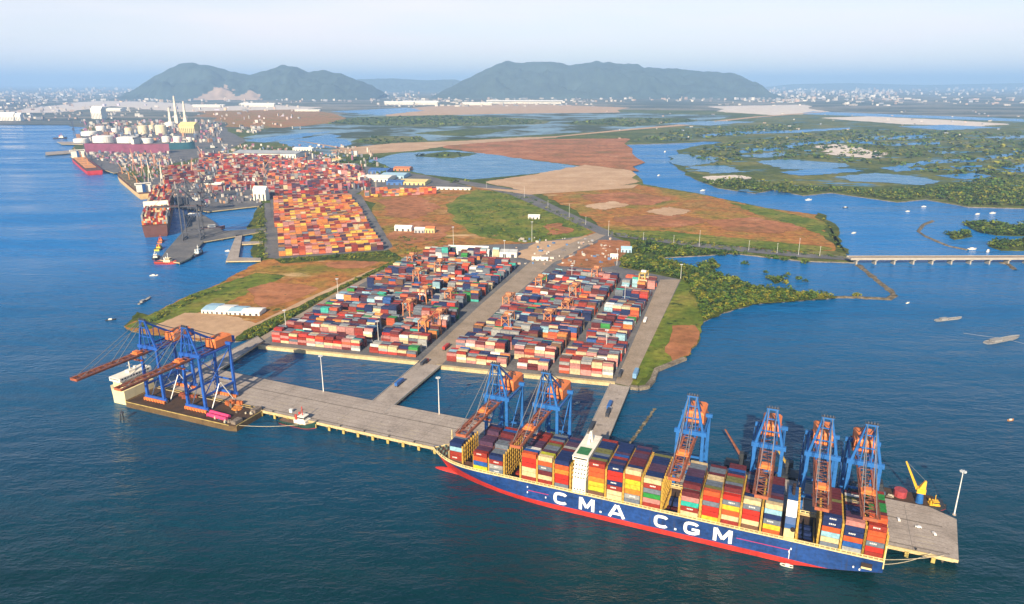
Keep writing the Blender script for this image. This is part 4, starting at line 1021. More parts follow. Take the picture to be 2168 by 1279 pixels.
    ho = b.build('machinery_house', house, root)
    b = MB()
    for k in range(8): b.box(-6.6 + k * 1.75, -6.3 + k * 1.75, hy0 - .12, hy0 - .01, hp - 1, hp + 5.6)
    b.box(-8.2, 8.2, hy0 - 1.2, hy1 + 1.2, hp - 1.75, hp - 1.42); b.build('wall_rib', M_walk, ho)
    b = MB(); b.box(3, 6, gauge + 9.5, gauge + 14, hp - 1.5, hp + 3.5); b.box(-6, -2, gauge + 10, gauge + 13, hp - 1.5, hp + 1.8); b.build('electrical_room', blue, root)
    # trolley with cab and spreader hanging over the ship
    b = MB(); ty = -tr; b.box(-4.6, 4.6, ty - 3.5, ty + 3.5, hp - 1.8, hp - .9); b.box(-3, 3, ty - 2.6, ty + 2.2, hp - .88, hp + 1)
    t_ = b.build('trolley', house, root)
    b = MB(); b.box(2.0, 4.8, ty + 3.8, ty + 6.6, hp - 8.2, hp - 5); b.build('operator_cab', M_cab, t_)
    b = MB(); zs = hp - 9.5
    b.box(-6.1, 6.1, ty - 1.3, ty + 1.3, zs, zs + .9)
    for sx in (-1, 1):
        for sy in (-1, 1): b.beam((sx * 2.6, ty + sy * 1, zs + .9), (sx * 2.8, ty + sy * 1.1, hp - 1.8), .16)
    b.build('spreader', M_boom, t_)
    b = MB()                                        # stair tower on the landside leg
    for k in range(9):
        za = 5 + k * (hp - 8) / 9; zb_ = 5 + (k + 1) * (hp - 8) / 9; sx = 1 if k % 2 else -1
        b.beam((-hw - 2.2, gauge - 2.4 * sx, za), (-hw - 2.2, gauge + 2.4 * sx, zb_), 1, .3)
    for yy in (-2.8, 2.8): b.beam((-hw - 2.2, gauge + yy, 4), (-hw - 2.2, gauge + yy, hp - 3), .25)
    b.build('stair_tower', blue, root)
    return root
CR = [(262, 'blue gantry crane whose orange boom reaches over the bow of the big ship', 26), (309, 'second blue gantry crane from the bow, boom over the forward open bay', 40),
      (431, 'blue gantry crane standing alone behind the middle of the ship, boom lowered', 34), (490, 'blue gantry crane just right of the lone middle one, over the stern half', 30),
      (528, 'blue gantry crane beside the funnel, second from the stern end', 44), (557, 'blue gantry crane nearest the ship stern and the yellow crane', 38)]
for s, lb, tr in CR: sts(ST(s, -5, QZ), lb, tr=tr)

# ------------------------------------------------------------------ heavy lift carrier with two new cranes
BZ = 6.2
br = tag(empty('heavy_lift_ship', ST(-76, 18, 0), ANG), 'flat brown deck carrier ship with cream bridge house bringing two cranes', 'ship')
b = MB()
# local x along the quay, local -y seaward
def pl(pts, z0, z1, m=0, ms=None): b.prism(pts[::1], z0, z1, m, ms)
pl([(-76, -22), (66, -22), (74, -20), (74, 21), (-76, 21), (-84, 16), (-84, -16)], -1, BZ - .6, 0)
hull = b.build('hull', paint('barge_olive', (.12, .075, .03), .7, .45, .1), br)
b = MB(); pl([(-75.6, -21.6), (66, -21.6), (73.6, -19.7), (73.6, 20.6), (-75.6, 20.6)], BZ - .59, BZ - .1); b.build('deck', paint('barge_deck_brown', (.06, .032, .016), .8, .5, .12), br)
b = MB()
for y in (-21.9, 20.9): b.beam((-76, y, BZ), (66, y, BZ), .5, .7)
b.beam((73.8, -19.8, BZ), (73.8, 21, BZ), .5, .7)
b.build('bulwark', paint('barge_rail_yellow', (.48, .36, .12), .7, .4, .2), br)
M_bcream = paint('bridge_house_cream', (.72, .62, .36), .6, .15, .15)
b = MB(); b.box(-98, -80, -19, 19, -1, 16); b.hexa([(-103, -15, -1), (-98, -19, -1), (-98, 19, -1), (-103, 15, -1)], [(-108, -13, 16), (-98, -19, 16), (-98, 19, 16), (-108, 13, 16)]); b.box(-97, -83, -17, 17, 16.02, 26); sp = b.build('superstructure', M_bcream, br)
b = MB(); b.box(-98, -82, -20, 20, 26.02, 30.5); b.box(-93, -87, -4, 4, 30.52, 33); b.beam((-90, 0, 33), (-90, 0, 42), .9); b.beam((-90, -3, 38), (-90, 3, 38), .4); b.cyl((-90, 6, 30.5), (-90, 6, 35), 1.6, 1.6, 10); b.build('wheelhouse', M_white, br)
b = MB()
for k in range(10): b.box(-81.95, -81.9, -18 + k * 3.6, -15.8 + k * 3.6, 28, 29.6); b.box(-96.5 + k * 1.3, -95.7 + k * 1.3, -20.06, -20.01, 28, 29.6)
b.build('windows', M_glass, sp)
b = MB()
for y in (-14, 14): b.box(66, 72, y - 5, y + 5, BZ, BZ + 3.5)
b.build('deck_gear', paint('gear_mixed', (.20, .16, .13), .7, .6, .5), br)
for k in range(16):
    b = MB(); x_, y_, z_ = U(1, 3), U(1, 2.4), U(.8, 2.6); b.rbox((0, 0), x_, y_, 0, z_, U(0, 3), 0, None, None, (.8, .8)); b.rbox((U(-.4, .4), U(-.3, .3)), x_ * .5, y_ * .5, z_ + .01, z_ * 1.5, U(0, 3))
    s_, n_ = (U(-48, -6), U(3, 16)) if k % 2 else (U(-36, -8), U(33, 37))
    tag(b.build('gear_item', paint('gear_' + 'abc'[k % 3], ((.20, .16, .13), (.5, .45, .35), (.05, .10, .16))[k % 3], .7, .5, .5), loc=ST(s_, n_, BZ - .09), rz=ANG), 'small piece of loose gear on the open end of the carrier deck', 'deck gear', 'loose gear on the carrier deck')
for sx, lb in ((-124, 'deep blue new gantry crane on the carrier ship, the one farther left'), (-66, 'deep blue new gantry crane on the carrier ship, nearer its open deck end')):
    p = ST(sx, 25, BZ)
    sts(p, lb, reach=84, hp=61, apex=91, gauge=42, half=12, blue=M_dblue, group='new gantry cranes riding on the carrier ship', tr=14)
    r2 = tag(empty('skid_cradle', ST(sx, 25, BZ - .05), ANG), lb.replace('deep blue new gantry crane', 'orange steel cradle under the gantry crane'), 'cradle', 'orange skid cradles on the carrier ship')
    for y in (0, 42):
        b = MB(); b.box(-15, 15, y - 2.6 - .4, y - 1.5, 0, 2.6); b.box(-15, 15, y + 1.5, y + 2.6, 0, 2.0)
        for k in range(8): b.box(-14 + k * 4, -12.6 + k * 4, y - 3.9, y - 3.01, 0, 2.3)
        b.build('skid_beam', M_house, r2)
    for x, y, x2, y2, z2 in ((-12, 6, -12, 20, 24), (12, 6, 12, 20, 24), (-12, 36, -12, 22, 24), (12, 36, 12, 22, 24)):
        b = MB(); b.cyl((x + 1.6 * (1 if x > 0 else -1), y, .2), (x2 + 1.6 * (1 if x > 0 else -1), y2, z2), .5, .5, 8)
        b.build('sea_brace', M_cab, r2)
M_pink = paint('tarp_pink', (.62, .05, .17), .6, .2, .2)
for k, (x, y) in enumerate(((42, -8.5), (44, -14.5))):
    b = MB(); b.cyl((-13, 0, 1.9), (13, 0, 1.9), 1.9, 1.9, 12); b.box(-13.2, -12.8, -1.7, 1.7, 0, 2.2); b.box(12.8, 13.2, -1.7, 1.7, 0, 2.2)
    p = ST(-76 + x, 18 - y, BZ - .1)
    tag(b.build('wrapped_pipe', M_pink, loc=p, rz=ANG - .05), ('pink wrapped pipe lying on the carrier deck, inner of the two', 'pink wrapped pipe lying on the carrier deck, nearer the water')[k], 'pipe', 'pink wrapped pipes on deck')
for k, (s_, n_, c, l_, lb) in enumerate(((-100, 6, (.22, .05, .02), 17, 'rusty red deck load heap under the two blue cranes'), (-40, 0, (.40, .11, .03), 14, 'orange steel heap on the deck beside the crane leg'), (-32, 8, (.55, .20, .04), 12, 'orange flat steel piece on the carrier deck'))):
    b = MB(); rr = random.Random(k)
    for j in range(9): b.rbox((rr.uniform(-l_ / 2, l_ / 2), rr.uniform(-4, 4)), rr.uniform(3, 8), rr.uniform(2, 4), 0, rr.uniform(1.2, 5 if k < 2 else 1.6), rr.uniform(-.3, .3), 0, None, None, (rr.uniform(.6, .95), rr.uniform(.6, .95)))
    tag(b.build('deck_cargo', paint('cargo_' + 'abc'[k], c, .7, .5, .3), loc=ST(s_, n_, BZ - .1), rz=ANG), lb, 'cargo')

# ------------------------------------------------------------------ yard gantry cranes
M_rtg = paint('rtg_orange', (.56, .23, .10), .6, .3, .25)
M_rtgy = paint('rtg_yellow', (.66, .45, .09), .6, .25, .25)
def rtg(p, a, label, m=None, sc_=1.0):
    m = m or M_rtg
    root = tag(empty('yard_crane', p, a, sc_), label, 'yard crane', 'orange yard gantry cranes')
    sp, tw, h = 13.5, 5.5, 24
    for sy in (-1, 1):
        for sx in (-1, 1):
            b = MB(); b.beam((sx * tw, sy * sp, 1.4), (sx * (tw - .8), sy * sp, h), 1.3, 1.3); b.build('leg', m, root)
        b = MB(); b.beam((-tw - 2.6, sy * sp, 1.6), (tw + 2.6, sy * sp, 1.6), 1.1, 1.5); b.beam((-tw, sy * sp, h * .55), (tw, sy * sp, h), .5); b.beam((tw, sy * sp, h * .55), (-tw, sy * sp, h), .5)
        sl = b.build('sill_beam', m, root)
        b = MB()
        for sx in (-6.8, -4.2, 4.2, 6.8): b.cyl((sx, sy * sp - .5, .9), (sx, sy * sp + .5, .9), .95, .95, 10)
        b.build('wheels', M_bogie, sl)
    b = MB()
    for sx in (-1, 1): b.beam((sx * (tw - .8), -sp - 2, h + .6), (sx * (tw - .8), sp + 2, h + .6), 1.2, 1.9)
    for k in range(7): 
        y = -sp + k * sp / 3; b.beam((-tw + .8, y, h + .8), (tw - .8, y + (sp / 3 if k < 6 else 0), h + .8), .45)
    for sx in (-1, 1): b.beam((sx * (tw + .6), -sp - 2, h + 2.6), (sx * (tw + .6), sp + 2, h + 2.6), .2)
    b.build('girder', m, root)
    b = MB(); b.box(-4, 4, -3, 3, h + 1.8, h + 4.4); b.box(-4.5, -1.5, 3.2, 5.6, h - 3.2, h - .3); b.build('trolley', M_cab if m is M_rtgy else m, root)
    b = MB(); b.box(-tw + 1, tw - 1, -sp - 2.6, -sp - 1, 3, 6); b.build('power_unit', M_grey, root)
for px, py, lb, m in ((888, 600, 'orange yard crane over the back rows of the left yard', None), (935, 578, 'tall orange yard crane near the white sheds, left yard', None), (872, 668, 'orange yard crane straddling mid rows at the centre of the left yard', None),
                   (905, 640, 'orange yard crane just behind the central one, left yard', None), (900, 712, 'orange yard crane near the road in the front of the left yard', None), (930, 696, 'orange yard crane hugging the central road, front of the left yard', None), (880, 562, 'pale orange yard crane at the far left corner of the yard', None),
                   (1150, 612, 'orange yard crane beside the central road, back of the right yard', None), (1075, 660, 'orange yard crane beside the central road, middle of the right yard', None), (1072, 705, 'orange arched yard crane in the front rows of the right yard', None),
                   (1168, 690, 'reddish orange yard crane in the middle front of the right yard', None), (1205, 665, 'orange yard crane in the exact middle of the right yard', None), (1212, 640, 'orange yard crane behind the middle one of the right yard', None),
                   (1275, 585, 'tan orange yard crane near the back trees of the right yard', None), (1372, 594, 'yellow yard crane at the far right corner of the yard', M_rtgy), (948, 652, 'orange yard crane over the rows beside the green container, left yard', None)):
    rows = ROWS['L'] if 'left' in lb else ROWS['R']
    g = G(px, py, ZY); best = min(rows, key=lambda r: abs((g - r[1]).dot(r[3]) - 8))
    q = g - best[3] * ((g - best[1]).dot(best[3]) - 8.0)
    rtg((q.x, q.y, ZY), best[4], lb, m)
# ================================================================== vehicles
M_tyre = paint('tyre_black', (.02, .02, .02), .8, .2)
def truck(p, a, cab, load, label, L=13, hgt=2.8):
    root = tag(empty('truck', p, a, 1.3), label, 'truck')
    b = MB(); b.box(4.6, 7.2, -1.25, 1.25, .9, 3.0); b.hexa([(4.6, -1.25, 3.01), (6.9, -1.25, 3.01), (6.9, 1.25, 3.01), (4.6, 1.25, 3.01)], [(4.6, -1.15, 3.7), (6.3, -1.15, 3.7), (6.3, 1.15, 3.7), (4.6, 1.15, 3.7)])
    c = b.build('cab', cab, root)
    b = MB(); b.box(7.21, 7.24, -1.1, 1.1, 2.0, 2.9); b.build('windscreen', M_glass, c)
    b = MB(); b.box(-7, 4.4, -1.2, 1.2, 1.0, 1.4); b.build('trailer', M_bogie, root)
    if load:
        b = MB(); b.box(-7, 4.3, -1.25, 1.25, 1.42, 1.42 + hgt)
        for k in range(12): b.box(-6.8 + k * .93, -6.4 + k * .93, -1.31, -1.25, 1.6, 1.2 + hgt); b.box(-6.8 + k * .93, -6.4 + k * .93, 1.25, 1.31, 1.6, 1.2 + hgt)
        b.build('load', load, root)
    b = MB()
    for x in (-5.8, -4.4, 3.0, 6.0):
        for sy in (-1, 1): b.cyl((x, sy * 1.25, .55), (x, sy * .85, .55), .55, .55, 10)
    b.build('wheels', M_tyre, root)
    return root
def car(p, a, m, label):
    root = tag(empty('parked_car', p, a), label, 'car')
    b = MB(); b.box(-2.2, 2.2, -.9, .9, .35, 1.0); b.hexa([(-1.7, -.85, 1.01), (1.1, -.85, 1.01), (1.1, .85, 1.01), (-1.7, .85, 1.01)], [(-1.2, -.7, 1.6), (.5, -.7, 1.6), (.5, .7, 1.6), (-1.2, .7, 1.6)]); b.build('body', m, root)
    b = MB()
    for x in (-1.4, 1.4):
        for sy in (-1, 1): b.cyl((x, sy * .95, .35), (x, sy * .6, .35), .35, .35, 8)
    b.build('wheels', M_tyre, root)
tb = paint('truck_blue', (.03, .12, .38), .4, .2); tr_ = paint('truck_red', (.45, .04, .03), .4, .2); tw_ = paint('truck_white', (.75, .74, .72), .4, .1); td = paint('truck_dark', (.04, .045, .06), .5, .2); ty_ = paint('truck_yellow', (.70, .55, .15), .5, .2)
def dirpx(a, c, z=5): d = G(*c, z) - G(*a, z); return math.atan2(d.y, d.x)
AM = dirpx((810, 854), (905, 772)); AR = dirpx((1264, 925), (1312, 816)); AY = dirpx((1318, 812), (1418, 592))
zr = Z[0] + .01
truck(G(846, 814, 5.3), AM, tb, tb, 'blue loaded truck on the middle trestle bridge')
truck(G(899, 771, zr), AM, tr_, td, 'dark red cab truck leaving the middle trestle onto the yard road')
truck(G(945, 738, zr), AM, tr_, tr_, 'red truck driving up the central yard road')
truck(G(1253, 908, 5.3), AR, td, td, 'dark truck low on the right trestle bridge, closest to the ship')
truck(G(1288, 877, 5.3), AR, tw_, td, 'white cab truck with dark load midway on the right trestle bridge')
truck(G(1284, 868, 5.3) + Vector((4, 6, 0)), AR, tb, tb, 'blue truck following close behind on the right trestle bridge')
truck(G(1314, 794, zr), AY, tw_, td, 'pale cab truck with dark load on the yard edge road by blue stacks')
truck(G(1346, 797, zr), AY, paint('truck_sky', (.16, .32, .52), .5, .2), paint('truck_sky', (.16, .32, .52)), 'big light blue box truck parked by the sea wall corner', hgt=3.4).scale = (1.7, 1.7, 1.7)
truck(G(1366, 681, zr), AY, tw_, tw_, 'white truck halfway along the road right of the yard')
truck(ST(298, -60, QZ), ANG, ty_, ty_, 'yellow truck parked at the rear edge of the quay')
truck(ST(240, -18, QZ), ANG + .15, tr_, None, 'red flatbed tractor parked on the quay left of the ship')
truck(ST(252, -24, QZ), ANG - .1, td, paint('flatbed_red', (.50, .09, .05), .6, .3), 'dark tractor with low red load on the quay left of the ship', hgt=.8)
for px, py, lb, m in ((1140, 549, 'white van by the gate shed behind the yard', tw_), (1168, 545, 'white van parked on the sandy gate apron', tw_)): car(G(px, py, zr), .6, m, lb)
for s, n, lb in ((590, -38, 'small white car alone near the rear of the right quay end'), (603, -33, 'white pickup on the right quay end near the mast'), (613, -28, 'white car at the right edge of the quay')): car(ST(s, n, QZ), U(0, 3), tw_, lb)
b = MB(); b.box(-1.5, 1.5, -1.2, 1.2, 0, 3.4); b.box(-1.8, 1.8, -1.5, 1.5, 3.41, 3.7); tag(b.build('switch_hut', M_cab, loc=ST(28, -8, QZ), rz=ANG), 'tiny white hut on the left end of the quay', 'hut')

# ================================================================== boats and ships
def hull_mb(L, B, D, boot=1.5, bowrise=1.5, stern=.8, draft=1):
    b = MB(); rows = []
    us = [i / 12 * .7 for i in range(13)] + [.7 + .3 * i / 8 for i in range(1, 9)]
    for u in us:
        f = 1 if .12 < u < .68 else (max(0, 1 - ((u - .68) / .32) ** 2.2) if u >= .68 else stern + (1 - stern) * u / .12)
        sh = D + bowrise * max(0, (u - .7) / .3) ** 1.6
        row = []
        for z, k in ((-draft, .86), (boot, .94), (sh * .6 + boot * .4, .98), (sh, 1.0)):
            row.append(((u - .5) * L * (.94 + .06 * k), B / 2 * f * k, z))
        rows.append(row)
    for r0, r1 in zip(rows, rows[1:]):
        for k in range(3):
            b.quad([r0[k], r0[k + 1], r1[k + 1], r1[k]], 1 if k == 0 else 0); b.quad([(p[0], -p[1], p[2]) for p in (r0[k], r1[k], r1[k + 1], r0[k + 1])], 1 if k == 0 else 0)
        a, c = r0[3], r1[3]; z = -.7; b.quad([(a[0], -a[1], a[2] + z), (c[0], -c[1], c[2] + z), (c[0], c[1], c[2] + z), (a[0], a[1], a[2] + z)], 2)
    r = rows[0]
    for k in range(3): b.quad([r[k], (r[k][0], -r[k][1], r[k][2]), (r[k + 1][0], -r[k + 1][1], r[k + 1][2]), r[k + 1]], 0)
    return b
def tug(p, a, label, hullm, housem, accent, L=30, funnel=True):
    root = tag(empty('tugboat', p, a), label, 'tugboat'); k = L / 30
    hull_mb(L, 10.5 * k, 3.1 * k, .5, 2.2 * k, .85).build('hull', [hullm, paint('hull_red', (.5, .03, .02)), paint('tug_deck', (.16, .10, .07), .8, .3)], root)
    b = MB(); b.box(-2 * k, 8 * k, -3.4 * k, 3.4 * k, 1.9 * k, 5.2 * k); h = b.build('deckhouse', housem, root)
    b = MB(); b.hexa([(1 * k, -2.6 * k, 5.21 * k), (6.6 * k, -2.6 * k, 5.21 * k), (6.6 * k, 2.6 * k, 5.21 * k), (1 * k, 2.6 * k, 5.21 * k)], [(1.2 * k, -2.9 * k, 8.3 * k), (7 * k, -2.9 * k, 8.3 * k), (7 * k, 2.9 * k, 8.3 * k), (1.2 * k, 2.9 * k, 8.3 * k)]); b.build('wheelhouse', housem, root)
    b = MB(); b.box(1.15 * k, 6.95 * k, -2.94 * k, 2.94 * k, 6.5 * k, 7.6 * k); b.build('windows', M_glass, h)
    b = MB(); b.beam((3.5 * k, 0, 8.3 * k), (3.5 * k, 0, 15 * k), .5 * k); b.beam((3.5 * k, -1.6 * k, 12 * k), (3.5 * k, 1.6 * k, 12 * k), .3 * k); b.build('mast', accent, root)
    if funnel:
        b = MB()
        for sy in (-1, 1): b.cyl((-.5 * k, sy * 2.1 * k, 5.2 * k), (-.8 * k, sy * 2.1 * k, 9 * k), .9 * k, .8 * k, 8)
        b.build('funnel', accent, root)
    b = MB()
    for i in range(14):
        t = i / 13; x = (.05 + .9 * t - .5) * L; f = 1 if t < .62 else max(.05, 1 - ((t - .62) / .36) ** 2.2)
        for sy in (-1, 1): b.cyl((x - .5 * k, sy * (5.3 * k * f), 1.6 * k), (x + .5 * k, sy * (5.3 * k * f), 1.6 * k), .55 * k, .55 * k, 8)
    b.build('fenders', M_tyre, root)
M_tgreen = paint('tug_green', (.015, .06, .05), .5, .3)
M_thouse = paint('tug_white', (.80, .76, .66), .5, .1)
M_tred = paint('tug_red', (.55, .06, .04), .5, .2)
M_dk = paint('boat_dark', (.03, .035, .045), .6, .3)
tug(G(634, 899, 0), ANG + .02, 'dark green tugboat with white house and red mast beside the quay', M_tgreen, M_thouse, M_tred, 42)
tug(G(330, 548, 0), -1.2, 'white and black tugboat off the end of the far jetty', M_dk, M_thouse, M_cab, 34)
tug(G(352, 558, 0), -.1, 'red hulled workboat with cream house at the far jetty end', M_tred, paint('boat_cream', (.72, .62, .40), .5, .2), M_cab, 42)
tug(G(336, 528, 0), 1.8, 'yellow deck workboat behind the container ship stern', paint('boat_yellow', (.55, .50, .06), .5, .2), paint('boat_yellow', (.55, .50, .06)), M_tred, 34)
tug(G(340, 512, 0), 1.9, 'orange small tug just under the stern of the far container ship', M_house, M_house, M_tred, 30)
tug(G(418, 540, 0), 1.5, 'dark blue tugboat moored on the right side of the far jetty', paint('boat_navy', (.02, .05, .12), .5, .2), paint('boat_pale', (.45, .55, .6), .5, .1), M_cab, 40)
tug(G(128, 294, 0), .2, 'distant dark offshore workboat beside the tank terminal', M_dk, M_thouse, M_tred, 75)
tug(G(448, 315, 0), .6, 'teal tug in the small far basin right of the tankers', paint('boat_teal', (.02, .10, .12), .5, .2), M_thouse, M_cab, 60)
def small_boat(p, a, label, L=9, m=None, name='small_boat', cab=True):
    root = tag(empty(name, p, a), label, 'boat')
    hull_mb(L, L * .3, L * .09, .1, L * .06, .7, .4).build('hull', [m or M_thouse, M_dk, M_dk], root)
    if cab:
        b = MB(); b.box(-L * .22, L * .1, -L * .09, L * .09, L * .03, L * .2); b.build('cabin', M_thouse, root)
for px, py, a, L, lb in ((235, 678, .4, 14, 'small dark launch alone on the water left of the headland'), (2140, 890, .3, 8, 'tiny orange boat on the far right water'), (326, 584, .2, 14, 'small white and blue launch below the far jetty'),
                         (1808, 494, .5, 26, 'white boat on the bay left of the dyke'), (1922, 448, .2, 24, 'white boat with twin deckhouse in the upper bay'), (1956, 438, .1, 26, 'white boat near the mangrove shore of the bay'),
                         (2070, 454, .4, 30, 'grey fishing boat near the right mangrove islands'), (2102, 452, .2, 34, 'round white boat beside the grey fishing boat'), (2058, 528, .1, 34, 'pale boat moored behind the bridge'), (2092, 532, .9, 34, 'white boat at the shore behind the bridge'),
                         (1790, 440, .2, 30, 'dark fishing boat at the river mouth'), (1408, 322, 1.2, 50, 'white river boat high up the river'), (1510, 388, .8, 40, 'white boat by the left river bank'), (1488, 404, .5, 36, 'low white boat near the field bank of the river'),
                         (1395, 372, 1.0, 36, 'pale boat by the inner bend of the river'), (1712, 424, .3, 40, 'white boat at the mouth of the mangrove river'), (1222, 854, .6, 8, 'tiny white launch behind the right quay crane'), (1922, 642, .6, 9, 'tiny white skiff near the dyke corner')):
    small_boat(G(px, py, 0), a, lb, L * (.55 if py < 540 else 1), paint('boat_orange', (.6, .25, .05), .5) if 'orange' in lb else (M_dk if 'dark' in lb else None))
for (xa, ya), (xc, yc), lb, org in (((1980, 680), (2036, 674), 'long grey wooden fishing barge on the right water', False), ((2086, 728), (2158, 713), 'grey fishing boat with long outrigger poles, right edge', True), ((294, 645), (319, 630), 'slim wooden sampan off the headland', False)):
    p0, p1 = G(xa, ya, 0), G(xc, yc, 0); d = p1 - p0; L = d.length
    root = tag(empty('fishing_boat', (p0 + p1) / 2, math.atan2(d.y, d.x)), lb, 'fishing boat')
    m_ = paint('boat_wood_grey', (.30, .30, .30), .8, .4, .4)
    hull_mb(L, L * .16, 1.6, .2, 1.2, .6, .5).build('hull', [m_, M_dk, paint('boat_deck_grey', (.22, .22, .23), .8, .4, .5)], root)
    b = MB(); b.box(-L * .3, -L * .08, -L * .05, L * .05, .9, 3.4); b.box(-L * .32, -L * .06, -L * .06, L * .06, 3.41, 3.7)
    for k in range(7): b.box(L * (-.02 + k * .06), L * (.02 + k * .06), -L * .05, L * .05, .9, U(1.4, 2.2))
    b.build('cabin', m_, root)
    if org:
        b = MB(); b.beam((0, 0, 2.5), (-L * .35, L * .55, 1), .3); b.beam((2, 0, 2.5), (L * .25, -L * 1.0, 1), .3); b.build('outrigger', m_, root)
for px, py, lb, m in ((260, 882, 'dark mooring dolphin standing in the water before the carrier ship', M_dk),):
    root = tag(empty('mooring_dolphin', G(px, py + 6, 0)), lb, 'dolphin')
    b = MB()
    for x, y in ((-1.3, -1.2), (1.3, -1.2), (0, 1.4)): b.cyl((x * 1.4, y * 1.4, -2), (x * .8, y * .8, 7), .6, .6, 8)
    b.build('piles', m, root); b = MB(); b.cyl((0, 0, 7), (0, 0, 8.4), 2.1, 2.1, 10); b.cyl((0, 0, 8.4), (0, 0, 11), .5, .3, 6); b.build('cap', M_grey, root)
# mooring ropes
def rope(p, q, sag, label, r=.22):
    p = Vector(p); q = Vector(q); b = MB(); N = 10; prev = None
    for i in range(N + 1):
        t = i / N; a = (q - p) * t; a.z -= sag * 4 * t * (1 - t)
        if prev is not None: b.cyl(prev, a, r, r, 6)
        prev = a
    tag(b.build('mooring_rope', paint('rope_tan', (.55, .47, .33), .8, .2), loc=p), label, 'rope', 'mooring ropes')
rope(ST(-6, 36, 5.6), ST(66, 1, 6.2), 3.0, 'long pale rope from the carrier bow corner to the quay')
sw = Vector(shipw(.5, 19, 16)); rope(sw, ST(608, -1, 6.5), 2.4, 'lower rope from the big ship stern to the quay end')
sw = Vector(shipw(.5, 15, 17)); rope(sw, ST(616, -1.5, 6.5), 1.2, 'upper rope from the big ship stern to the quay end')
# pilot launch lying along the big ship
b0 = ST(573 - 61, 22 + HB + 3.2, 0)
small_boat(b0, SROT, 'small white launch lying against the red waterline of the big ship', 9)
# crane barge with yellow crane behind the quay
cb = tag(empty('crane_barge', ST(587, -82, 0), ANG), 'long dark work barge with yellow crane moored behind the quay end', 'barge')
b = MB(); b.prism([(-36, -9), (34, -9), (40, -4), (40, 6), (34, 10), (-36, 10)], -1, 3.2); b.build('hull', M_dk, cb)
b = MB(); b.box(-35, 33, -8.2, 9.2, 3.21, 3.3); b.build('deck', paint('barge_deck_brown', (.085, .045, .022)), cb)
for k in range(24):
    b = MB(); z_ = U(.8, 3.4); b.rbox((0, 0), U(2, 6), U(1, 3), 0, z_, U(-.4, .4), 0, None, None, (.85, .85)); b.rbox((0, 0), 1.5, .8, z_ + .01, z_ * 1.3, U(-.4, .4))
    p_ = ST(587 + U(-33, 2), -82 - U(-7, 7), 3.31); tag(b.build('gear_item', paint('gear_' + 'abc'[k % 3], (.2, .16, .13)), loc=p_, rz=ANG), 'rusty item in the clutter on the work barge deck', 'deck gear', 'clutter on the work barge deck')
b = MB(); b.cyl((8, 0, 3.3), (8, 0, 9), 5, 5, 12); b.build('tank', paint('tank_maroon', (.35, .05, .06), .6, .3), cb)
b = MB(); b.box(-12, -5, -6, 6, 3.31, 10); b.box(-11, -6, -5, 5, 10.01, 13); b.build('deckhouse', M_dk, cb)
b = MB(); b.cyl((21.5, -5, 3.3), (21.5, -5, 12.5), 3.0, 2.2, 12); b.build('pedestal', M_blue, cb)
M_yel = paint('crane_yellow', (.74, .42, .03), .5, .2)
b = MB(); b.box(18.2, 24.6, -7.6, -2.4, 12.51, 16.6); b.hexa([(19.6, -7, 16.61), (24.2, -7, 16.61), (24.2, -3, 16.61), (19.6, -3, 16.61)], [(22.8, -5.9, 23.5), (24.2, -5.9, 23.5), (24.2, -4.1, 23.5), (22.8, -4.1, 23.5)]); th_ = b.build('crane_house', M_yel, cb)
b = MB(); b.beam((18.6, -5, 14.8), (8, -1, 36), 1.7, 1.6, 0, 1.0); b.build('jib', M_yel, cb)
b = MB(); b.beam((23.6, -5, 23.4), (8.2, -1, 36), .2); b.build('luffing_rope', M_rope, cb)
tug(ST(617, -78, 0), ANG + .2, 'black and yellow workboat behind the quay end mast', M_dk, M_yel, M_yel, 24)
# second work barge hidden behind the cranes with two slim jibs
for s_, n_, lean, m, lb in ((468, -86, (-17, 0, 34), M_walk, 'dark orange slim barge crane jib left of the fourth quay crane'), (507, -86, (-15, 0, 30), paint('jib_olive', (.35, .24, .05), .6, .4), 'olive slim barge crane jib left of the fifth quay crane')):
    root = tag(empty('floating_crane', ST(s_, n_, 0), ANG), lb, 'floating crane')
    b = MB(); b.box(-14, 14, -7, 7, -1, 2.6); b.build('pontoon', M_dk, root)
    b = MB(); b.cyl((0, 0, 2.6), (0, 0, 9), 2.4, 2.2, 10); b.box(-2.5, 4, -2.5, 2.5, 9.01, 14); b.build('crane_house', M_dk, root)
    b = MB(); b.beam((-2, 0, 12), lean, 2.2, 2.0, 0, 1.2); b.build('jib', m, root)
# ================================================================== far port
def ship_between(a, c, L0, B, D, label, hm_, boot=None, extra=None, name='cargo_ship', cat='ship', bowrise=3):
    """ship whose stern is at picture-traced point a and bow at c (both on the water)"""
    p0, p1 = G(*a, 0), G(*c, 0); d = p1 - p0; L = L0 or d.length
    root = tag(empty(name, (p0 + p1) / 2, math.atan2(d.y, d.x)), label, cat)
    hull_mb(L, B, D, D * .25, bowrise, .9, 1).build('hull', [hm_, boot or M_boot, M_dkdeck], root)
    if extra: extra(root, L, B, D)
    return root
def bridge_aft(root, L, B, D, h=26, x=None, m=None):
    x = -L * .42 if x is None else x
    b = MB(); b.box(x - 7, x + 7, -B * .42, B * .42, D - .7, D + h * .75); s_ = b.build('superstructure', m or M_white, root)
    b = MB(); b.box(x - 6, x + 6, -B * .5, B * .5, D + h * .76, D + h); b.build('wheelhouse', m or M_white, s_)
    b = MB(); b.box(x + 6.05, x + 6.2, -B * .46, B * .46, D + h * .84, D + h * .93); b.box(x - 6.2, x - 6.05, -B * .46, B * .46, D + h * .84, D + h * .93); b.build('windows', M_glass, s_)
    b = MB(); b.box(x - 14, x - 8, -4, 4, D - .7, D + h * .9); b.build('funnel', M_fb, root)
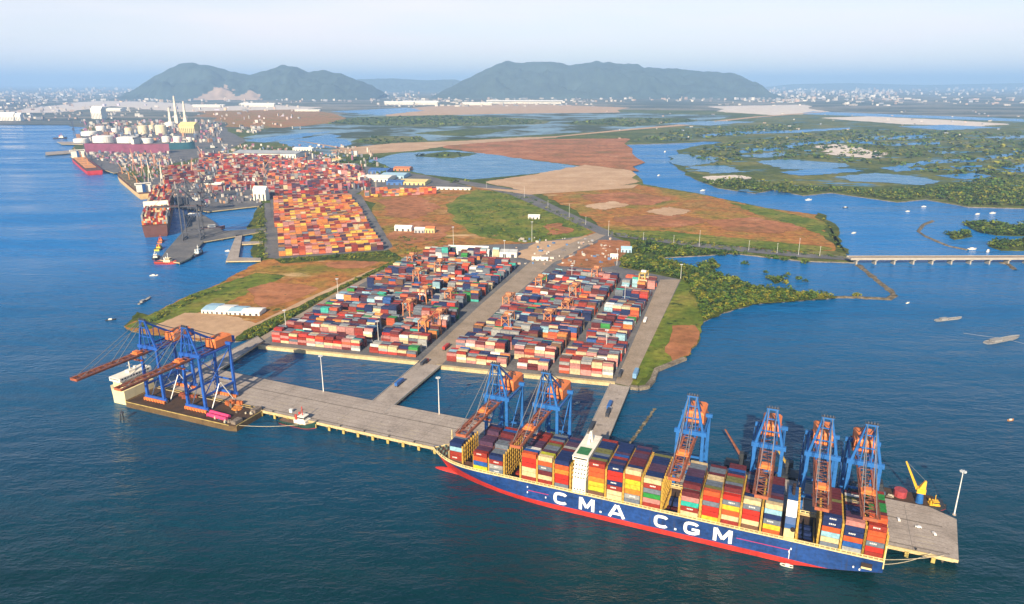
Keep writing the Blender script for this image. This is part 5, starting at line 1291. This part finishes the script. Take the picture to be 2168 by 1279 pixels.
def hatches(root, L, B, D, m, n=6, cr=None):
    b = MB()
    for k in range(n):
        xa = -L * .33 + k * L * .72 / n; b.box(xa, xa + L * .55 / n, -B * .32, B * .32, D - .7, D + 2.2)
    b.build('hatch_covers', m, root)
    if cr:
        for k in range(0, n, 2):
            xa = -L * .33 + (k + .78) * L * .72 / n; b = MB()
            b.beam((xa, 0, D), (xa, 0, D + 26), 2.6, 2.6); b.beam((xa, 0, D + 22), (xa + L * .13, 0, D + 34), 1.6); b.build('deck_crane', cr, root)
M_tan = paint('hull_tan', (.70, .46, .20), .5, .25, .05); M_red = paint('hull_bright_red', (.55, .035, .035), .5, .25, .05); M_purp = paint('hull_purple', (.20, .05, .10), .55, .25, .03); M_teal = paint('hull_teal', (.02, .10, .14), .5, .25, .05)
M_orc = paint('deck_crane_orange', (.58, .26, .08), .6, .3)
ship_between((202, 371), (160, 336), None, 58, 17, 'bright red bulk carrier moored beside the tank terminal jetty', M_red, M_red, lambda r, L, B, D: (hatches(r, L, B, D, M_orc, 5, M_orc), bridge_aft(r, L, B, D, 34, L * .30)))
ship_between((312, 422), (254, 374), None, 44, 17, 'tan hulled bulk carrier moored at the cargo port', M_tan, M_tan, lambda r, L, B, D: (hatches(r, L, B, D, M_bund, 5, M_orc), bridge_aft(r, L, B, D, 26)))
M_pdeck = paint('ship_white', (.78, .74, .64))
def tankdeck(r, L, B, D):
    b = MB()
    for k in range(5): b.dome((-L * .28 + k * L * .15, 0, D - .7), B * .36, B * .3, 12, 3)
    b.build('tank_domes', M_white, r); bridge_aft(r, L, B, D, 30)
ship_between((188, 322), (360, 325), None, 52, 44, 'very long purple tanker hull lying broadside at the tank terminal', M_purp, M_purp, lambda r, L, B, D: bridge_aft(r, L, B, D, 32, L * .1))
ship_between((352, 318), (414, 316), None, 44, 38, 'dark teal tanker bow showing beyond the purple hull', M_teal, M_teal, lambda r, L, B, D: hatches(r, L, B, D, M_white, 4))
def cship(r, L, B, D):
    for k in range(9):
        xa = -L * .47 + k * L * .098
        if k in (2,):
            b = MB(); b.box(xa, xa + 8, -B * .48, B * .48, D - .6, D + 36); b.build('accommodation', M_white, r); continue
        b = MB()
        for c in range(14):
            y = -B * .47 + c * B * .94 / 14; tp = 6 - (k == 0) - rc.randint(0, 1)
            for t in range(tp):
                if t < tp - 2 and k not in (0, 3): continue
                b.box(xa, xa + L * .09, y + .1, y + B * .066, D + t * 4.6, D + t * 4.6 + 4.4, 0, jit(CC[rc.choice(['cream', 'cream', 'brick red', 'orange red', 'brick red', 'red', 'orange', 'maroon', 'grey'])]))
        tag(b.build('container_stack', M_cont, r), None)
ship_between((331, 502), (353, 424), None, 56, 26, 'stern of a brown hulled container ship stacked with orange boxes', paint('hull_brown', (.13, .05, .04), .6, .3, .06), M_boot, cship, 'container_ship', 'container ship')
# jetties
def jetty(px, label, z=5, m=None):
    poly = [tuple(G(x, y, z).xy) for x, y in px]; return deck_thing('jetty', poly, z - 2.2, z, [m or M_yard, M_wall], label, 'jetty', [tuple(G(x, y, z).xy) for x, y in px])
jetty([(338, 550), (352, 530), (398, 478), (392, 455), (418, 448), (452, 468), (472, 489), (545, 484), (562, 480), (562, 489), (470, 505), (430, 512), (404, 545), (380, 556)], 'grey forked jetty with the far container ship alongside')
jetty([(500, 497), (513, 497), (505, 545), (552, 546), (552, 552), (478, 553)], 'narrow L shaped service pier beside the green bank', m=M_conc)
jetty([(372, 436), (440, 448), (548, 436), (556, 430), (540, 425), (430, 432), (376, 420)], 'upper quay apron in front of the far cargo port')
jetty([(512, 512), (556, 510), (556, 515), (512, 517)], 'short footbridge between the service pier and green bank', m=M_conc)
jetty([(96, 322), (150, 318), (150, 324), (96, 328)], 'thin tanker jetty sticking out beyond the tank terminal', z=8, m=M_conc)
jetty([(120, 300), (170, 300), (176, 306), (130, 305)], 'small jetty arm by the distant workboat', z=8, m=M_conc)
jetty([(148, 330), (250, 348), (262, 364), (240, 366), (160, 340)], 'unloading jetty behind the red bulk carrier', z=8, m=M_yard)
b = tug  # keep helper name in scope
# barge by the jetty
small_boat(G(452, 486, 0) + Vector((0, 0, 1)), .3, 'maroon decked barge moored on the inside of the forked jetty', 52, paint('barge_maroon', (.20, .06, .05), .7, .3), 'moored_barge')
small_boat(G(484, 532, 0), .1, 'tiny white launch at the side of the service pier', 14)
# tall grey quay crane at the far jetty and its smaller mates
sts(G(392, 506, 5), 'tall dark grey quay crane towering over the far container ship', reach=60, hp=75, apex=118, gauge=36, half=14, blue=M_grey, boomm=M_grey, house=M_grey, rz=ANG - 1.02, group='grey quay cranes of the far port', scale=1.0)
for px, py, lb, sc_ in ((402, 452, 'grey quay crane just behind the tallest far one', .95), (430, 420, 'grey quay crane at the upper quay apron', .8)):
    sts(G(px, py, 5), lb, reach=55, hp=60, apex=95, gauge=30, half=12, blue=M_grey, boomm=M_grey, house=M_grey, rz=ANG - 1.02, group='grey quay cranes of the far port', scale=sc_)
def jibcrane(p, h, reach, a, label, m, group=None):
    root = tag(empty('harbour_crane', p, a), label, 'harbour crane', group)
    b = MB()
    for sx in (-1, 1):
        for sy in (-1, 1): b.beam((sx * 6, sy * 6, 0), (sx * 2.6, sy * 2.6, h * .38), 1.3)
    b.build('portal', m, root)
    b = MB(); b.beam((0, 0, h * .38), (0, 0, h * .8), 4, 4, 0, 2.4); b.box(-8, 3, -3, 3, h * .38, h * .5); b.build('tower', m, root)
    b = MB(); b.beam((2, 0, h * .52), (reach, 0, h * 1.05), 2.2, 2.2, 0, 1.2); b.beam((0, 0, h * .8), (reach * .95, 0, h * 1.03), .5); b.build('jib', m, root)
M_hc = paint('harbour_crane_pink', (.55, .27, .18), .6, .3); M_hw = paint('harbour_crane_white', (.70, .62, .5), .6, .2)
for px, py, h, rr, a, lb, m in ((285, 362, 80, 30, 2.2, 'slim orange harbour crane beside the red bulk carrier', M_hc), (303, 372, 72, 34, 2.0, 'orange harbour crane behind the tan bulk carrier, left one', M_hc), (318, 384, 76, 34, 2.1, 'pale harbour crane behind the tan bulk carrier, middle one', M_hw), (345, 398, 82, 36, 2.0, 'white lattice harbour crane near the far container ship bow', M_hw),
                           (330, 358, 70, 30, 2.4, 'orange harbour crane inland of the purple tanker end', M_hc), (408, 372, 60, 30, 1.9, 'orange crane among the cluttered stacks, left side', M_hc), (470, 350, 60, 30, 1.2, 'orange crane among the cluttered stacks, centre', M_hc), (560, 375, 60, 28, .8, 'pink crane beside the white grain tower', M_hc),
                           (430, 345, 66, 26, 2.6, 'pinkish crane by the blue basin at the port edge', M_hc), (620, 362, 52, 26, .4, 'orange crane near the pale roofed sheds', M_hc), (160, 296, 140, -34, .35, 'dark lattice derrick crane rising from the tank terminal tip', paint('derrick_dark', (.03, .05, .11), .6, .2))):
    jibcrane(G(px, py, 3), h, rr, a, lb, m)
# white storage tanks
M_tank = paint('tank_white', (.80, .77, .70), .5, .1, .03); M_tkc = paint('tank_cream', (.72, .62, .42), .5, .1, .03)
def tank(px, py, w_, hpx, label, m):
    p = G(px, py, 2.6); k = (p - Vector((0, 0, H))).length / F; r = w_ * k * .39; h = hpx * k * .78
    root = tag(empty('storage_tank', p), label, 'storage tank', 'storage tanks of the oil terminal')
    b = MB(); b.cyl((0, 0, 0), (0, 0, h), r, r, 24)
    for j in range(3): b.cyl((0, 0, h * (.3 + .3 * j)), (0, 0, h * (.3 + .3 * j) + .6), r * 1.012, r * 1.012, 24)
    b.build('shell', m, root, smooth=False)
    b = MB(); b.dome((0, 0, h + .01), r * .99, r * .14, 24, 3); b.build('roof', m, root)
    b = MB(); b.beam((r * .8, -r * .72, 0), (r * .2, -r * 1.05, h), 1.2, .4); b.build('stair', M_grey, root)
for i, (px, py, w_, hp_, lb) in enumerate([(172, 303, 30, 9, 'leftmost white storage tank behind the purple tanker'), (219, 305, 42, 17, 'big white storage tank second from the left behind the tanker'), (272, 305, 46, 15, 'broad white storage tank over the middle of the purple tanker'), (311, 303, 26, 10, 'low white storage tank behind the tanker, right of the broad one'),
        (352, 301, 18, 13, 'narrow white storage tank behind the end of the purple hull'), (376, 301, 18, 13, 'narrow white storage tank behind the teal tanker'), (401, 300, 13, 10, 'smallest white storage tank behind the teal tanker'),
        (244, 283, 14, 12, 'slim white tank in the middle of the terminal'), (304, 283, 22, 18, 'square looking cream tank in the back row of the terminal'), (342, 285, 25, 21, 'tall cream tank right of the square looking one'), (273, 284, 16, 14, 'pale tank left of the cream tanks in the back row'), (322, 276, 12, 12, 'small cream tank squeezed between the two cream tanks'),
        (190, 287, 34, 8, 'low pale tank at the back left of the terminal'), (214, 276, 20, 9, 'small pale tank behind the low left one'), (360, 268, 22, 9, 'pale low tank below the steel towers')]):
    tank(px, py, w_, hp_, lb, M_tkc if 'cream' in lb else M_tank)
# steel works and other big blocks
def shed(px, py, wpx, hpx, dpx, label, m, roofm=None, a=None, name='warehouse', cat='warehouse'):
    """gabled shed: front edge centre px,py; width, height, depth in picture units at that range"""
    p = G(px, py, 2.6); k = (p - Vector((0, 0, H))).length / F; w_ = wpx * k; h = hpx * k; d = dpx * k
    a = ANG + .25 if a is None else a
    root = tag(empty(name, p, a), label, cat)
    b = MB(); b.box(-w_ / 2, w_ / 2, 0, d, 0, h * .72); b.build('walls', m, root)
    b = MB(); o = .02 * w_
    b.v = [(-w_ / 2 - o, -o, h * .72), (w_ / 2 + o, -o, h * .72), (w_ / 2 + o, d + o, h * .72), (-w_ / 2 - o, d + o, h * .72), (-w_ / 2 - o, d / 2, h), (w_ / 2 + o, d / 2, h)]
    b.f = [(0, 1, 5, 4), (2, 3, 4, 5), (1, 2, 5), (3, 0, 4), (3, 2, 1, 0)]; b.m = [0] * 5; b.c = [None] * 5
    b.v = [(x, y, z + .01) for x, y, z in b.v]
    rf = b.build('roof', roofm or m, root)
    b = MB(); n = max(3, int(w_ / 14))
    for k2 in range(n): xx = -w_ / 2 + (k2 + .3) * w_ / n; b.box(xx, xx + w_ / n * .4, -.12, -.01, 0, h * .45)
    b.build('loading_doors', M_grey, root)
    return root
M_wh = paint('shed_white', (.80, .76, .66), .6, .12, .02); M_whr = paint('shed_roof_white', (.82, .80, .75), .6, .12, .03); M_wb = paint('shed_blue', (.05, .14, .38), .6, .2, .03); M_wlb = paint('shed_light_blue', (.33, .52, .66), .6, .15, .03); M_wy = paint('shed_yellow', (.70, .56, .24), .6, .15, .03); M_wo = paint('shed_orange', (.55, .2, .08), .6, .2, .03); M_wg = paint('shed_grey', (.38, .40, .42), .6, .2, .03)
for args in ((396, 282, 31, 20, 20, 'yellow block shaped plant building below the steel towers', M_wy, M_wy), (205, 252, 20, 22, 14, 'tall white block building behind the purple flags of the terminal', M_wh, M_wh), (240, 236, 28, 6, 14, 'low white building behind the tall block', M_wh, M_whr),
             (560, 334, 130, 12, 60, 'very long low white roofed shed at the back of the cargo port', M_wh, M_wg), (640, 320, 40, 7, 20, 'small white roofed shed right of the long one', M_wh, M_whr), (700, 345, 34, 7, 40, 'cream roofed shed on the right rim of the cargo port', M_wh, M_wy),
             (725, 358, 40, 9, 40, 'cream vaulted shed in the middle of the right rim', M_wh, M_whr), (790, 385, 62, 10, 60, 'long cream roofed warehouse along the port edge', M_wh, M_whr), (800, 368, 40, 10, 40, 'dark blue roofed warehouse beside the cream ones', M_wb, M_wb), (830, 378, 50, 9, 50, 'light blue roofed warehouse in the row of sheds', M_wlb, M_wlb),
             (872, 392, 56, 9, 50, 'pale yellow roofed warehouse, right end of the shed row', M_wy, M_wy), (835, 392, 34, 9, 30, 'small deep blue shed in front of the light blue one', M_wb, M_wb), (850, 362, 34, 8, 26, 'orange roofed shed behind the blue warehouse', M_wo, M_wo), (955, 402, 80, 5, 14, 'long thin white open shed at the edge of scrub', M_whr, M_whr),
             (550, 425, 26, 28, 16, 'white columned grain tower at the corner of the orange stacks', M_wh, M_whr), (452, 402, 30, 14, 16, 'orange striped block by the upper quay apron', M_wo, M_wh), (425, 440, 18, 8, 10, 'white container office on the apron, near one', M_whr, M_whr), (412, 428, 18, 8, 10, 'white container office on the apron, far one', M_whr, M_whr), (408, 462, 19, 9, 12, 'bright white shed standing by the grey crane', M_whr, M_whr),
             (990, 540, 84, 18, 24, 'long white gabled shed at the back of the container yard', M_wh, M_whr), (1025, 543, 20, 14, 16, 'small white domed shed between the two long ones', M_wh, M_whr), (1068, 545, 52, 16, 20, 'white shed with grey roof at the back of the yard', M_wh, M_wg), (1143, 552, 34, 7, 12, 'low white canopy at the yard gate', M_whr, M_whr), (1326, 535, 22, 12, 18, 'light blue roofed hut beside the back trees', M_wlb, M_wlb),
             (853, 490, 36, 12, 16, 'white hut in the scrub right of the orange stacks', M_wh, M_whr), (888, 494, 22, 12, 14, 'grey white house in the scrub', M_wg, M_whr), (910, 494, 20, 14, 14, 'yellow walled house in the scrub', M_wy, M_wo), (1130, 464, 24, 9, 14, 'white roofed hut on the green grass by the highway', M_wh, M_whr), (1300, 548, 16, 10, 10, 'pale hut beside the orange earth', M_wh, M_whr)):
    shed(*args)
for k, (px, w_, m, lb) in enumerate(((432, 26, M_wlb, 'blue roofed long greenhouse shed, leftmost on the headland'), (462, 30, M_whr, 'white roofed long shed second from the left on the headland'), (490, 30, M_wlb, 'blue roofed shed third from the left on the headland'), (522, 38, M_whr, 'white roofed shed at the right of the headland row'))):
    shed(px + 8, 664 + k * 1.5, w_, 10, 44 - 4 * k, lb, M_wh, m, ANG + .3)
for px, py, h, lb in ((375, 262, 50, 'tallest pale steel tower of the distant plant'), (394, 266, 44, 'second steel tower, above the yellow block'), (362, 268, 34, 'short steel tower left of the tallest')):
    p = G(px, py, 3); k = p.length / F; root = tag(empty('plant_tower', p), lb, 'tower', 'steel towers of the distant plant'); h = h * k; r = 2.2 * k
    b = MB()
    for sx in (-1, 1):
        for sy in (-1, 1): b.beam((sx * r, sy * r, 0), (sx * r * .3, sy * r * .3, h), 1.1 * k, 1.1 * k, 0, .7 * k)
    for j in range(7):
        f = j / 7; q = r * (1 - .7 * f); z = h * f
        for sx in (-1, 1): b.beam((sx * q, -q, z), (-sx * q * .9, -q * .9, z + h / 7), .6 * k); b.beam((sx * q, q, z), (sx * q * .9, -q * .9, z + h / 7), .6 * k)
        b.box(-q, q, -q, q, z, z + .8 * k)
    b.build('frame', M_hw, root)
    b = MB(); b.cyl((0, 0, 0), (0, 0, h * .75), 1.8 * k, 1.5 * k, 10); b.build('stack', M_tank, root)
    b = MB(); b.box(-1.4 * r, 1.4 * r, -1.2 * r, 1.2 * r, 0, h * .3); b.build('base_block', M_hw, root)
# ------------------------------------------------------------------ distant town and scattered buildings: far too many to count
rt = random.Random(5); b = MB()
M_townb = attr_mat('town_walls', .7, .25, .02)
def blocks(n, x0, x1, y0, y1, smin, smax, cols, hz=(4, 12), flat=1.0):
    for i in range(n):
        px, py = rt.uniform(x0, x1), rt.uniform(y0, y1)
        if not inside((px, py + 2), mainland): continue
        p = G(px, py, 3); k = p.length / F; s_ = rt.uniform(smin, smax) * k
        b.rbox((p.x, p.y), s_ * rt.uniform(.6, 1.8), s_ * rt.uniform(.5, 1.2) * flat, 2, 3 + rt.uniform(*hz) * (.6 + .4 * k / 3), rt.uniform(0, 3), 0, jit(rt.choice(cols), .2))
WH = [(.66, .62, .56), (.55, .50, .44), (.42, .38, .34), (.46, .34, .27), (.32, .33, .36), (.22, .2, .2)]
blocks(700, -60, 2230, 188, 202, 1.2, 4, WH, (8, 30))
blocks(420, 0, 1350, 198, 216, 1.5, 5, WH, (6, 22))
blocks(160, 780, 1260, 207, 226, 2, 7, WH, (6, 18))
blocks(300, 1320, 1900, 194, 216, 1.5, 5, WH, (8, 30))
blocks(120, 1500, 2200, 206, 224, 2, 8, WH, (6, 16))
blocks(120, 0, 180, 198, 258, 2, 6, WH, (6, 20))
blocks(150, 180, 640, 215, 275, 1.5, 5, WH + [(.55, .5, .6), (.6, .45, .3)], (6, 22))
IND = WH + [(.35, .16, .14), (.30, .12, .2), (.45, .25, .15), (.6, .56, .5), (.12, .12, .15), (.1, .15, .25)]
blocks(420, 165, 470, 256, 303, 1.2, 5, IND, (4, 22))
blocks(260, 170, 360, 322, 350, 1.5, 5, IND, (3, 14))
blocks(320, 240, 470, 338, 400, 1.2, 4, IND, (3, 16))
blocks(300, 420, 800, 322, 405, 1.2, 4, IND, (6, 26))
blocks(120, 360, 560, 400, 432, 1.5, 5, IND, (3, 14))
blocks(160, 470, 760, 308, 335, 1.5, 5, IND, (4, 12))
blocks(70, 1380, 1460, 187, 194, 2, 5, [(.85, .85, .85)], (30, 110))
blocks(60, 1250, 2160, 235, 300, 1.5, 4, WH, (4, 8))
blocks(30, 500, 560, 268, 282, 3, 7, WH, (6, 14))
blocks(80, 1090, 1300, 505, 560, 2, 6, WH + [(.1, .2, .4)], (2, 6))
tag(b.build('distant_town', M_townb), 'pale low buildings of the distant town scattered over the plain', 'town', None, 'stuff')
rt2 = random.Random(9)
for k, (px, py, w_, h_, lb) in enumerate([(14, 256, 28, 14, 'cream block at the far left shore edge'), (36, 256, 14, 13, 'second pale block on the far left shore'), (545, 226, 66, 7, 'long pale yellow factory shed on the distant plain'), (440, 227, 60, 5, 'long white factory shed beyond the steel towers'),
                                    (650, 236, 50, 4, 'white flat shed on the tan open ground'), (845, 222, 60, 7, 'row of white factory halls before the hills, left part'), (890, 222, 70, 8, 'row of white factory halls before the hills, right part'), (1110, 220, 150, 7, 'very long white factory hall on the sandy plain'), (1010, 223, 60, 6, 'white hall left of the longest factory')]):
    shed(px, py, w_, h_, 8, lb, M_wh, M_whr, -.1, 'factory', 'factory')
# ------------------------------------------------------------------ hills
def hill(sil, Y, depth, label, seed, rough=1.9, c=None, quarry=None):
    xs = [(p[0] - 1084) for p in sil]; n = 150; rr = random.Random(seed)
    from mathutils import noise
    def H_(x):
        for (x0, y0), (x1, y1) in zip(sil, sil[1:]):
            if x0 <= x <= x1: t = (x - x0) / (x1 - x0); t2 = t * t * (3 - 2 * t) * .4 + t * .6; return y0 + (y1 - y0) * t2
        return sil[0][1]
    def P(i, j, m=44):
        u = i / n; px = sil[0][0] + (sil[-1][0] - sil[0][0]) * u; py = H_(px)
        v = PITCHv = 639.5 - py; dy = F * cP + v * sP; dz = -F * sP + v * cP
        X = (px - 1084) / dy * Y; Zt = H + dz / dy * Y
        w_ = j / m * 2 - 1; f = max(0, 1 - abs(w_) ** 1.25)
        nv = noise.noise((X * .0011, w_ * 3.1, seed)) * .55 + noise.noise((X * .0032, w_ * 7, seed + 3)) * .3 + noise.noise((X * .009, w_ * 15, seed + 5)) * .2
        z = max(0, Zt) * f * (1 + rough * nv * (1 - f) * 1.2 + .04 * noise.noise((X * .006, w_, seed)))
        return (X * (1 + w_ * depth / Y * .5), Y + w_ * depth, max(1.5, z) if 0 < j < m else 1.5)
    b = MB(); m = 44
    b.v = [P(i, j, m) for i in range(n + 1) for j in range(m + 1)]
    for i in range(n):
        for j in range(m):
            b.f.append((i * (m + 1) + j, (i + 1) * (m + 1) + j, (i + 1) * (m + 1) + j + 1, i * (m + 1) + j + 1)); b.m.append(0)
            p = b.v[i * (m + 1) + j]; cc = (.055, .085, .075)
            if quarry and j < 20:
                for qx, qw, zt in quarry:
                    px = sil[0][0] + (sil[-1][0] - sil[0][0]) * i / n
                    if abs(px - qx) < qw * (1.15 - p[2] / zt) and p[2] < zt: cc = (.50, .36, .26)
            b.c.append(cc)
    o = b.build('hill', attr_mat('hill_forest', .95, .45, .003), smooth=True)
    return tag(o, label, None, None, 'structure')
hill([(284, 200), (302, 184), (332, 160), (365, 142), (393, 132), (440, 138), (490, 151), (528, 159), (560, 150), (600, 138), (628, 142), (652, 153), (680, 148), (720, 156), (765, 172), (800, 190), (812, 200)], 17000, 2300, 'twin peaked blue hill on the left with a pale quarry', 3, quarry=[(495, 40, 230), (556, 24, 150)])
hill([(922, 200), (945, 188), (990, 166), (1030, 146), (1070, 129), (1100, 133), (1130, 131), (1175, 131), (1205, 138), (1265, 130), (1320, 135), (1350, 136), (1365, 143), (1420, 145), (1490, 151), (1555, 155), (1588, 170), (1612, 188), (1626, 200)], 18500, 2600, 'long flat topped blue mountain in the middle distance', 8)
hill([(700, 196), (760, 168), (830, 166), (900, 170), (960, 168), (1040, 192)], 30000, 2500, 'faint low hills between the two mountains', 14)
hill([(1560, 192), (1680, 178), (1800, 176), (1960, 180), (2168, 176), (2400, 190)], 42000, 3000, 'faint low ridge on the right horizon', 21)
# ------------------------------------------------------------------ mangrove, bushes, trees
M_leaf = attr_mat('leaf_clusters', .7, .3, .4)
LC = [(.055, .11, .012), (.09, .15, .014), (.15, .19, .018), (.035, .075, .014), (.22, .22, .02), (.07, .125, .018)]
LC2 = [(.24, .25, .02), (.30, .27, .025), (.16, .19, .015), (.10, .15, .015)]
def bush(b, p, r, h, n, r_, cols, leaf=1.0):
    base = r_.choice(cols); ox, oy = r_.uniform(-.2, .2), r_.uniform(-.2, .2)
    for i in range(n):
        a = r_.uniform(0, 6.283); zz = r_.random() ** .7; rad = r * math.sqrt(max(.05, 1 - zz * zz * .92)) * (r_.uniform(.55, 1.05)) * (1 + .25 * math.sin(a * 3 + base[0] * 90))
        c = Vector((p[0] + math.cos(a) * rad + ox * r, p[1] + math.sin(a) * rad + oy * r, p[2] + h * (.12 + .88 * zz) * r_.uniform(.85, 1.1)))
        s_ = leaf * r_.uniform(.6, 1.3)
        u = Vector((r_.uniform(-1, 1), r_.uniform(-1, 1), r_.uniform(-.5, .5))).normalized(); w_ = Vector((-u.y, u.x, r_.uniform(-.6, .6))).normalized()
        k = r_.uniform(.65, 1.35); cc = tuple(v * k for v in base)
        b.quad([c - u * s_ - w_ * s_ * .7, c + u * s_ * .8 - w_ * s_, c + u * s_ + w_ * s_ * .8, c - u * s_ * .7 + w_ * s_], 0, cc)
def scatter(name, pxs, n, r0, r1, hk, leaf_n, label, seed, cols=LC, z=3.6, edge=None, leafk=.2):
    r_ = random.Random(seed); b = MB(); k = 0; tries = 0
    polys = [[tuple(G(x, y, z).xy) for x, y in px] for px in pxs]
    areas = [abs(sum(q[i - 1][0] * q[i][1] - q[i][0] * q[i - 1][1] for i in range(len(q)))) for q in polys]; tot = sum(areas)
    for q, A in zip(polys, areas):
        x0, x1 = min(p[0] for p in q), max(p[0] for p in q); y0, y1 = min(p[1] for p in q), max(p[1] for p in q); want = int(n * A / tot) + 1; k = 0; tries = 0
        while k < want and tries < want * 12:
            tries += 1; p = (r_.uniform(x0, x1), r_.uniform(y0, y1))
            if not inside(p, q): continue
            r = r_.uniform(r0, r1) * (1.35 if r_.random() < .15 else 1); bush(b, (p[0], p[1], z - .8), r, r * hk * r_.uniform(.8, 1.25), leaf_n, r_, cols, r * leafk); k += 1
    return tag(b.build(name, M_leaf), label, None, None, 'stuff')
scatter('mangrove', [[(1312, 545), (1400, 549), (1440, 562), (1520, 581), (1600, 609), (1768, 628), (1600, 640), (1530, 656), (1492, 676), (1462, 604), (1440, 588), (1380, 574), (1320, 566)]], 1250, 2.2, 7.0, 1.15, 38, 'dense green mangrove covering the spit', 1, LC)
scatter('mangrove', [[(1540, 648), (1600, 628), (1680, 622), (1768, 627), (1600, 640), (1530, 657)], [(1470, 602), (1510, 600), (1500, 640), (1480, 640)]], 420, 2, 5.6, 1.15, 38, 'sunlit yellow green mangrove along the outer shore of the spit', 2, LC2)  # sunlight is painted into the yellower leaf colours of this strip
scatter('mangrove', [[(1345, 508), (1420, 520), (1480, 528), (1600, 538), (1560, 540), (1500, 540), (1440, 543), (1400, 546), (1340, 530)], [(1476, 560), (1510, 551), (1524, 560), (1510, 571), (1482, 571)], [(1626, 589), (1650, 585), (1660, 592), (1640, 599)]], 210, 4, 8, 1.0, 40, 'mangrove along the highway bank and lagoon islets', 3, LC)
scatter('scrub', [[(505, 719), (548, 711), (700, 621), (866, 546), (848, 547), (760, 589), (640, 648), (524, 700)]], 420, 2.2, 4.4, .8, 24, 'dark green scrub strip beside the left edge of the yard', 4, LC + LC2)
scatter('scrub', [[(585, 549), (700, 541), (820, 531), (848, 546), (700, 548), (600, 556)], [(546, 440), (558, 440), (562, 480), (566, 545), (548, 548), (542, 500)], [(300, 690), (340, 659), (402, 628), (462, 605), (470, 612), (400, 640), (340, 672)]], 330, 2.5, 5.5, .8, 20, 'rough scrub along the shore and below the orange stacks', 5, LC + LC2)
scatter('scrub', [[(960, 395), (1110, 410), (1200, 452), (1270, 488), (1240, 496), (1160, 450), (1080, 420)], [(960, 440), (1060, 420), (1160, 470), (1200, 505), (1110, 512), (1020, 495)], [(820, 500), (940, 505), (1000, 525), (850, 540)]], 360, 2.5, 6, .7, 18, 'green bushes over the grassland by the highway', 6, LC + LC2)
scatter('scrub', [[(1290, 492), (1500, 514), (1800, 543), (1800, 548), (1500, 522), (1290, 498)], [(1740, 456), (1768, 500), (1790, 535), (1776, 532), (1752, 490)]], 260, 2.5, 5, .8, 18, 'roadside bushes along the highway embankment', 7, LC + LC2)
scatter('mangrove', [[(2040, 474), (2090, 473), (2190, 479), (2190, 499), (2110, 497), (2072, 490)], [(2094, 520), (2110, 513), (2190, 509), (2190, 526), (2120, 528)], [(2002, 495), (2048, 491), (2058, 500), (2022, 506)]], 200, 6, 11, .9, 30, 'dark mangrove islands in the right bay', 8, LC[:4], z=2.0)
scatter('mangrove', [[(1480, 386), (1560, 380), (1700, 396), (1860, 404), (1980, 398), (2100, 380), (2200, 386), (2200, 436), (2050, 435), (1960, 418), (1900, 424), (1760, 404), (1700, 410), (1600, 404), (1520, 394)]], 1300, 7, 14, .8, 14, 'dark mangrove forest along the far bank of the bay', 10, LC + LC2[2:])
scatter('mangrove', [[(1440, 322), (1560, 300), (1800, 276), (2200, 282), (2200, 380), (2000, 372), (1880, 350), (1600, 335), (1520, 350)], [(1340, 300), (1440, 274), (1700, 262), (1700, 275), (1480, 296)]], 1300, 7, 17, .6, 10, 'hazy mangrove flats over the right delta', 12, LC + LC2[2:], leafk=.38)
scatter('mangrove', [[(690, 262), (760, 249), (950, 245), (1130, 253), (1148, 262), (900, 268)], [(750, 300), (790, 290), (890, 291), (900, 299), (820, 305)], [(1190, 262), (1290, 251), (1440, 251), (1476, 256), (1330, 267)], [(884, 330), (940, 323), (1004, 326), (960, 333)], [(700, 352), (760, 330), (880, 376), (1000, 384), (940, 386), (800, 372)]], 700, 9, 18, .5, 9, 'dark mangrove belts on the tidal flats', 13, LC[:4], leafk=.42)
# lone mangrove clumps standing in the lagoon: each a thing
r_ = random.Random(31)
for i, (px, py, r, lb) in enumerate([(1578, 560, 6, 'small mangrove bush in open lagoon, between islet and highway'), (1640, 548, 7, 'mangrove clump near the highway, left of its neighbours'), (1660, 552, 6, 'mangrove clump near the highway, second of the row'), (1682, 550, 6, 'mangrove clump near the highway, third of the row'), (1702, 557, 7, 'broad low mangrove clump near the highway, right of the row'),
        (1622, 578, 4, 'tiny mangrove sprig in the middle of the lagoon'), (1668, 582, 4, 'tiny mangrove sprig between tiny islet and dyke'), (1692, 592, 5, 'mangrove sprig off the back of the spit, middle'), (1706, 596, 4, 'mangrove sprig off the back of the spit, right'), (1664, 600, 5, 'mangrove sprig close to the back of the spit'), (1815, 629, 6, 'round mangrove bush on the dyke past the spit tip'), (1625, 546, 5, 'mangrove clump under the highway bank, first from the left')]):
    r *= 1.3; p = G(px, py, 0); root = tag(empty('mangrove_bush', p), lb, 'bush', 'lone mangrove bushes in the lagoon')
    b = MB(); bush(b, (0, 0, -.3), r, r * .9, 70, r_, LC + LC2, r * .2); b.build('foliage', M_leaf, root)
    b = MB()
    for k in range(4): b.cyl((r * .3 * math.cos(k * 1.6), r * .3 * math.sin(k * 1.6), -.6), (0, 0, r * .5), .22, .12, 5)
    b.build('roots', M_bund, root)
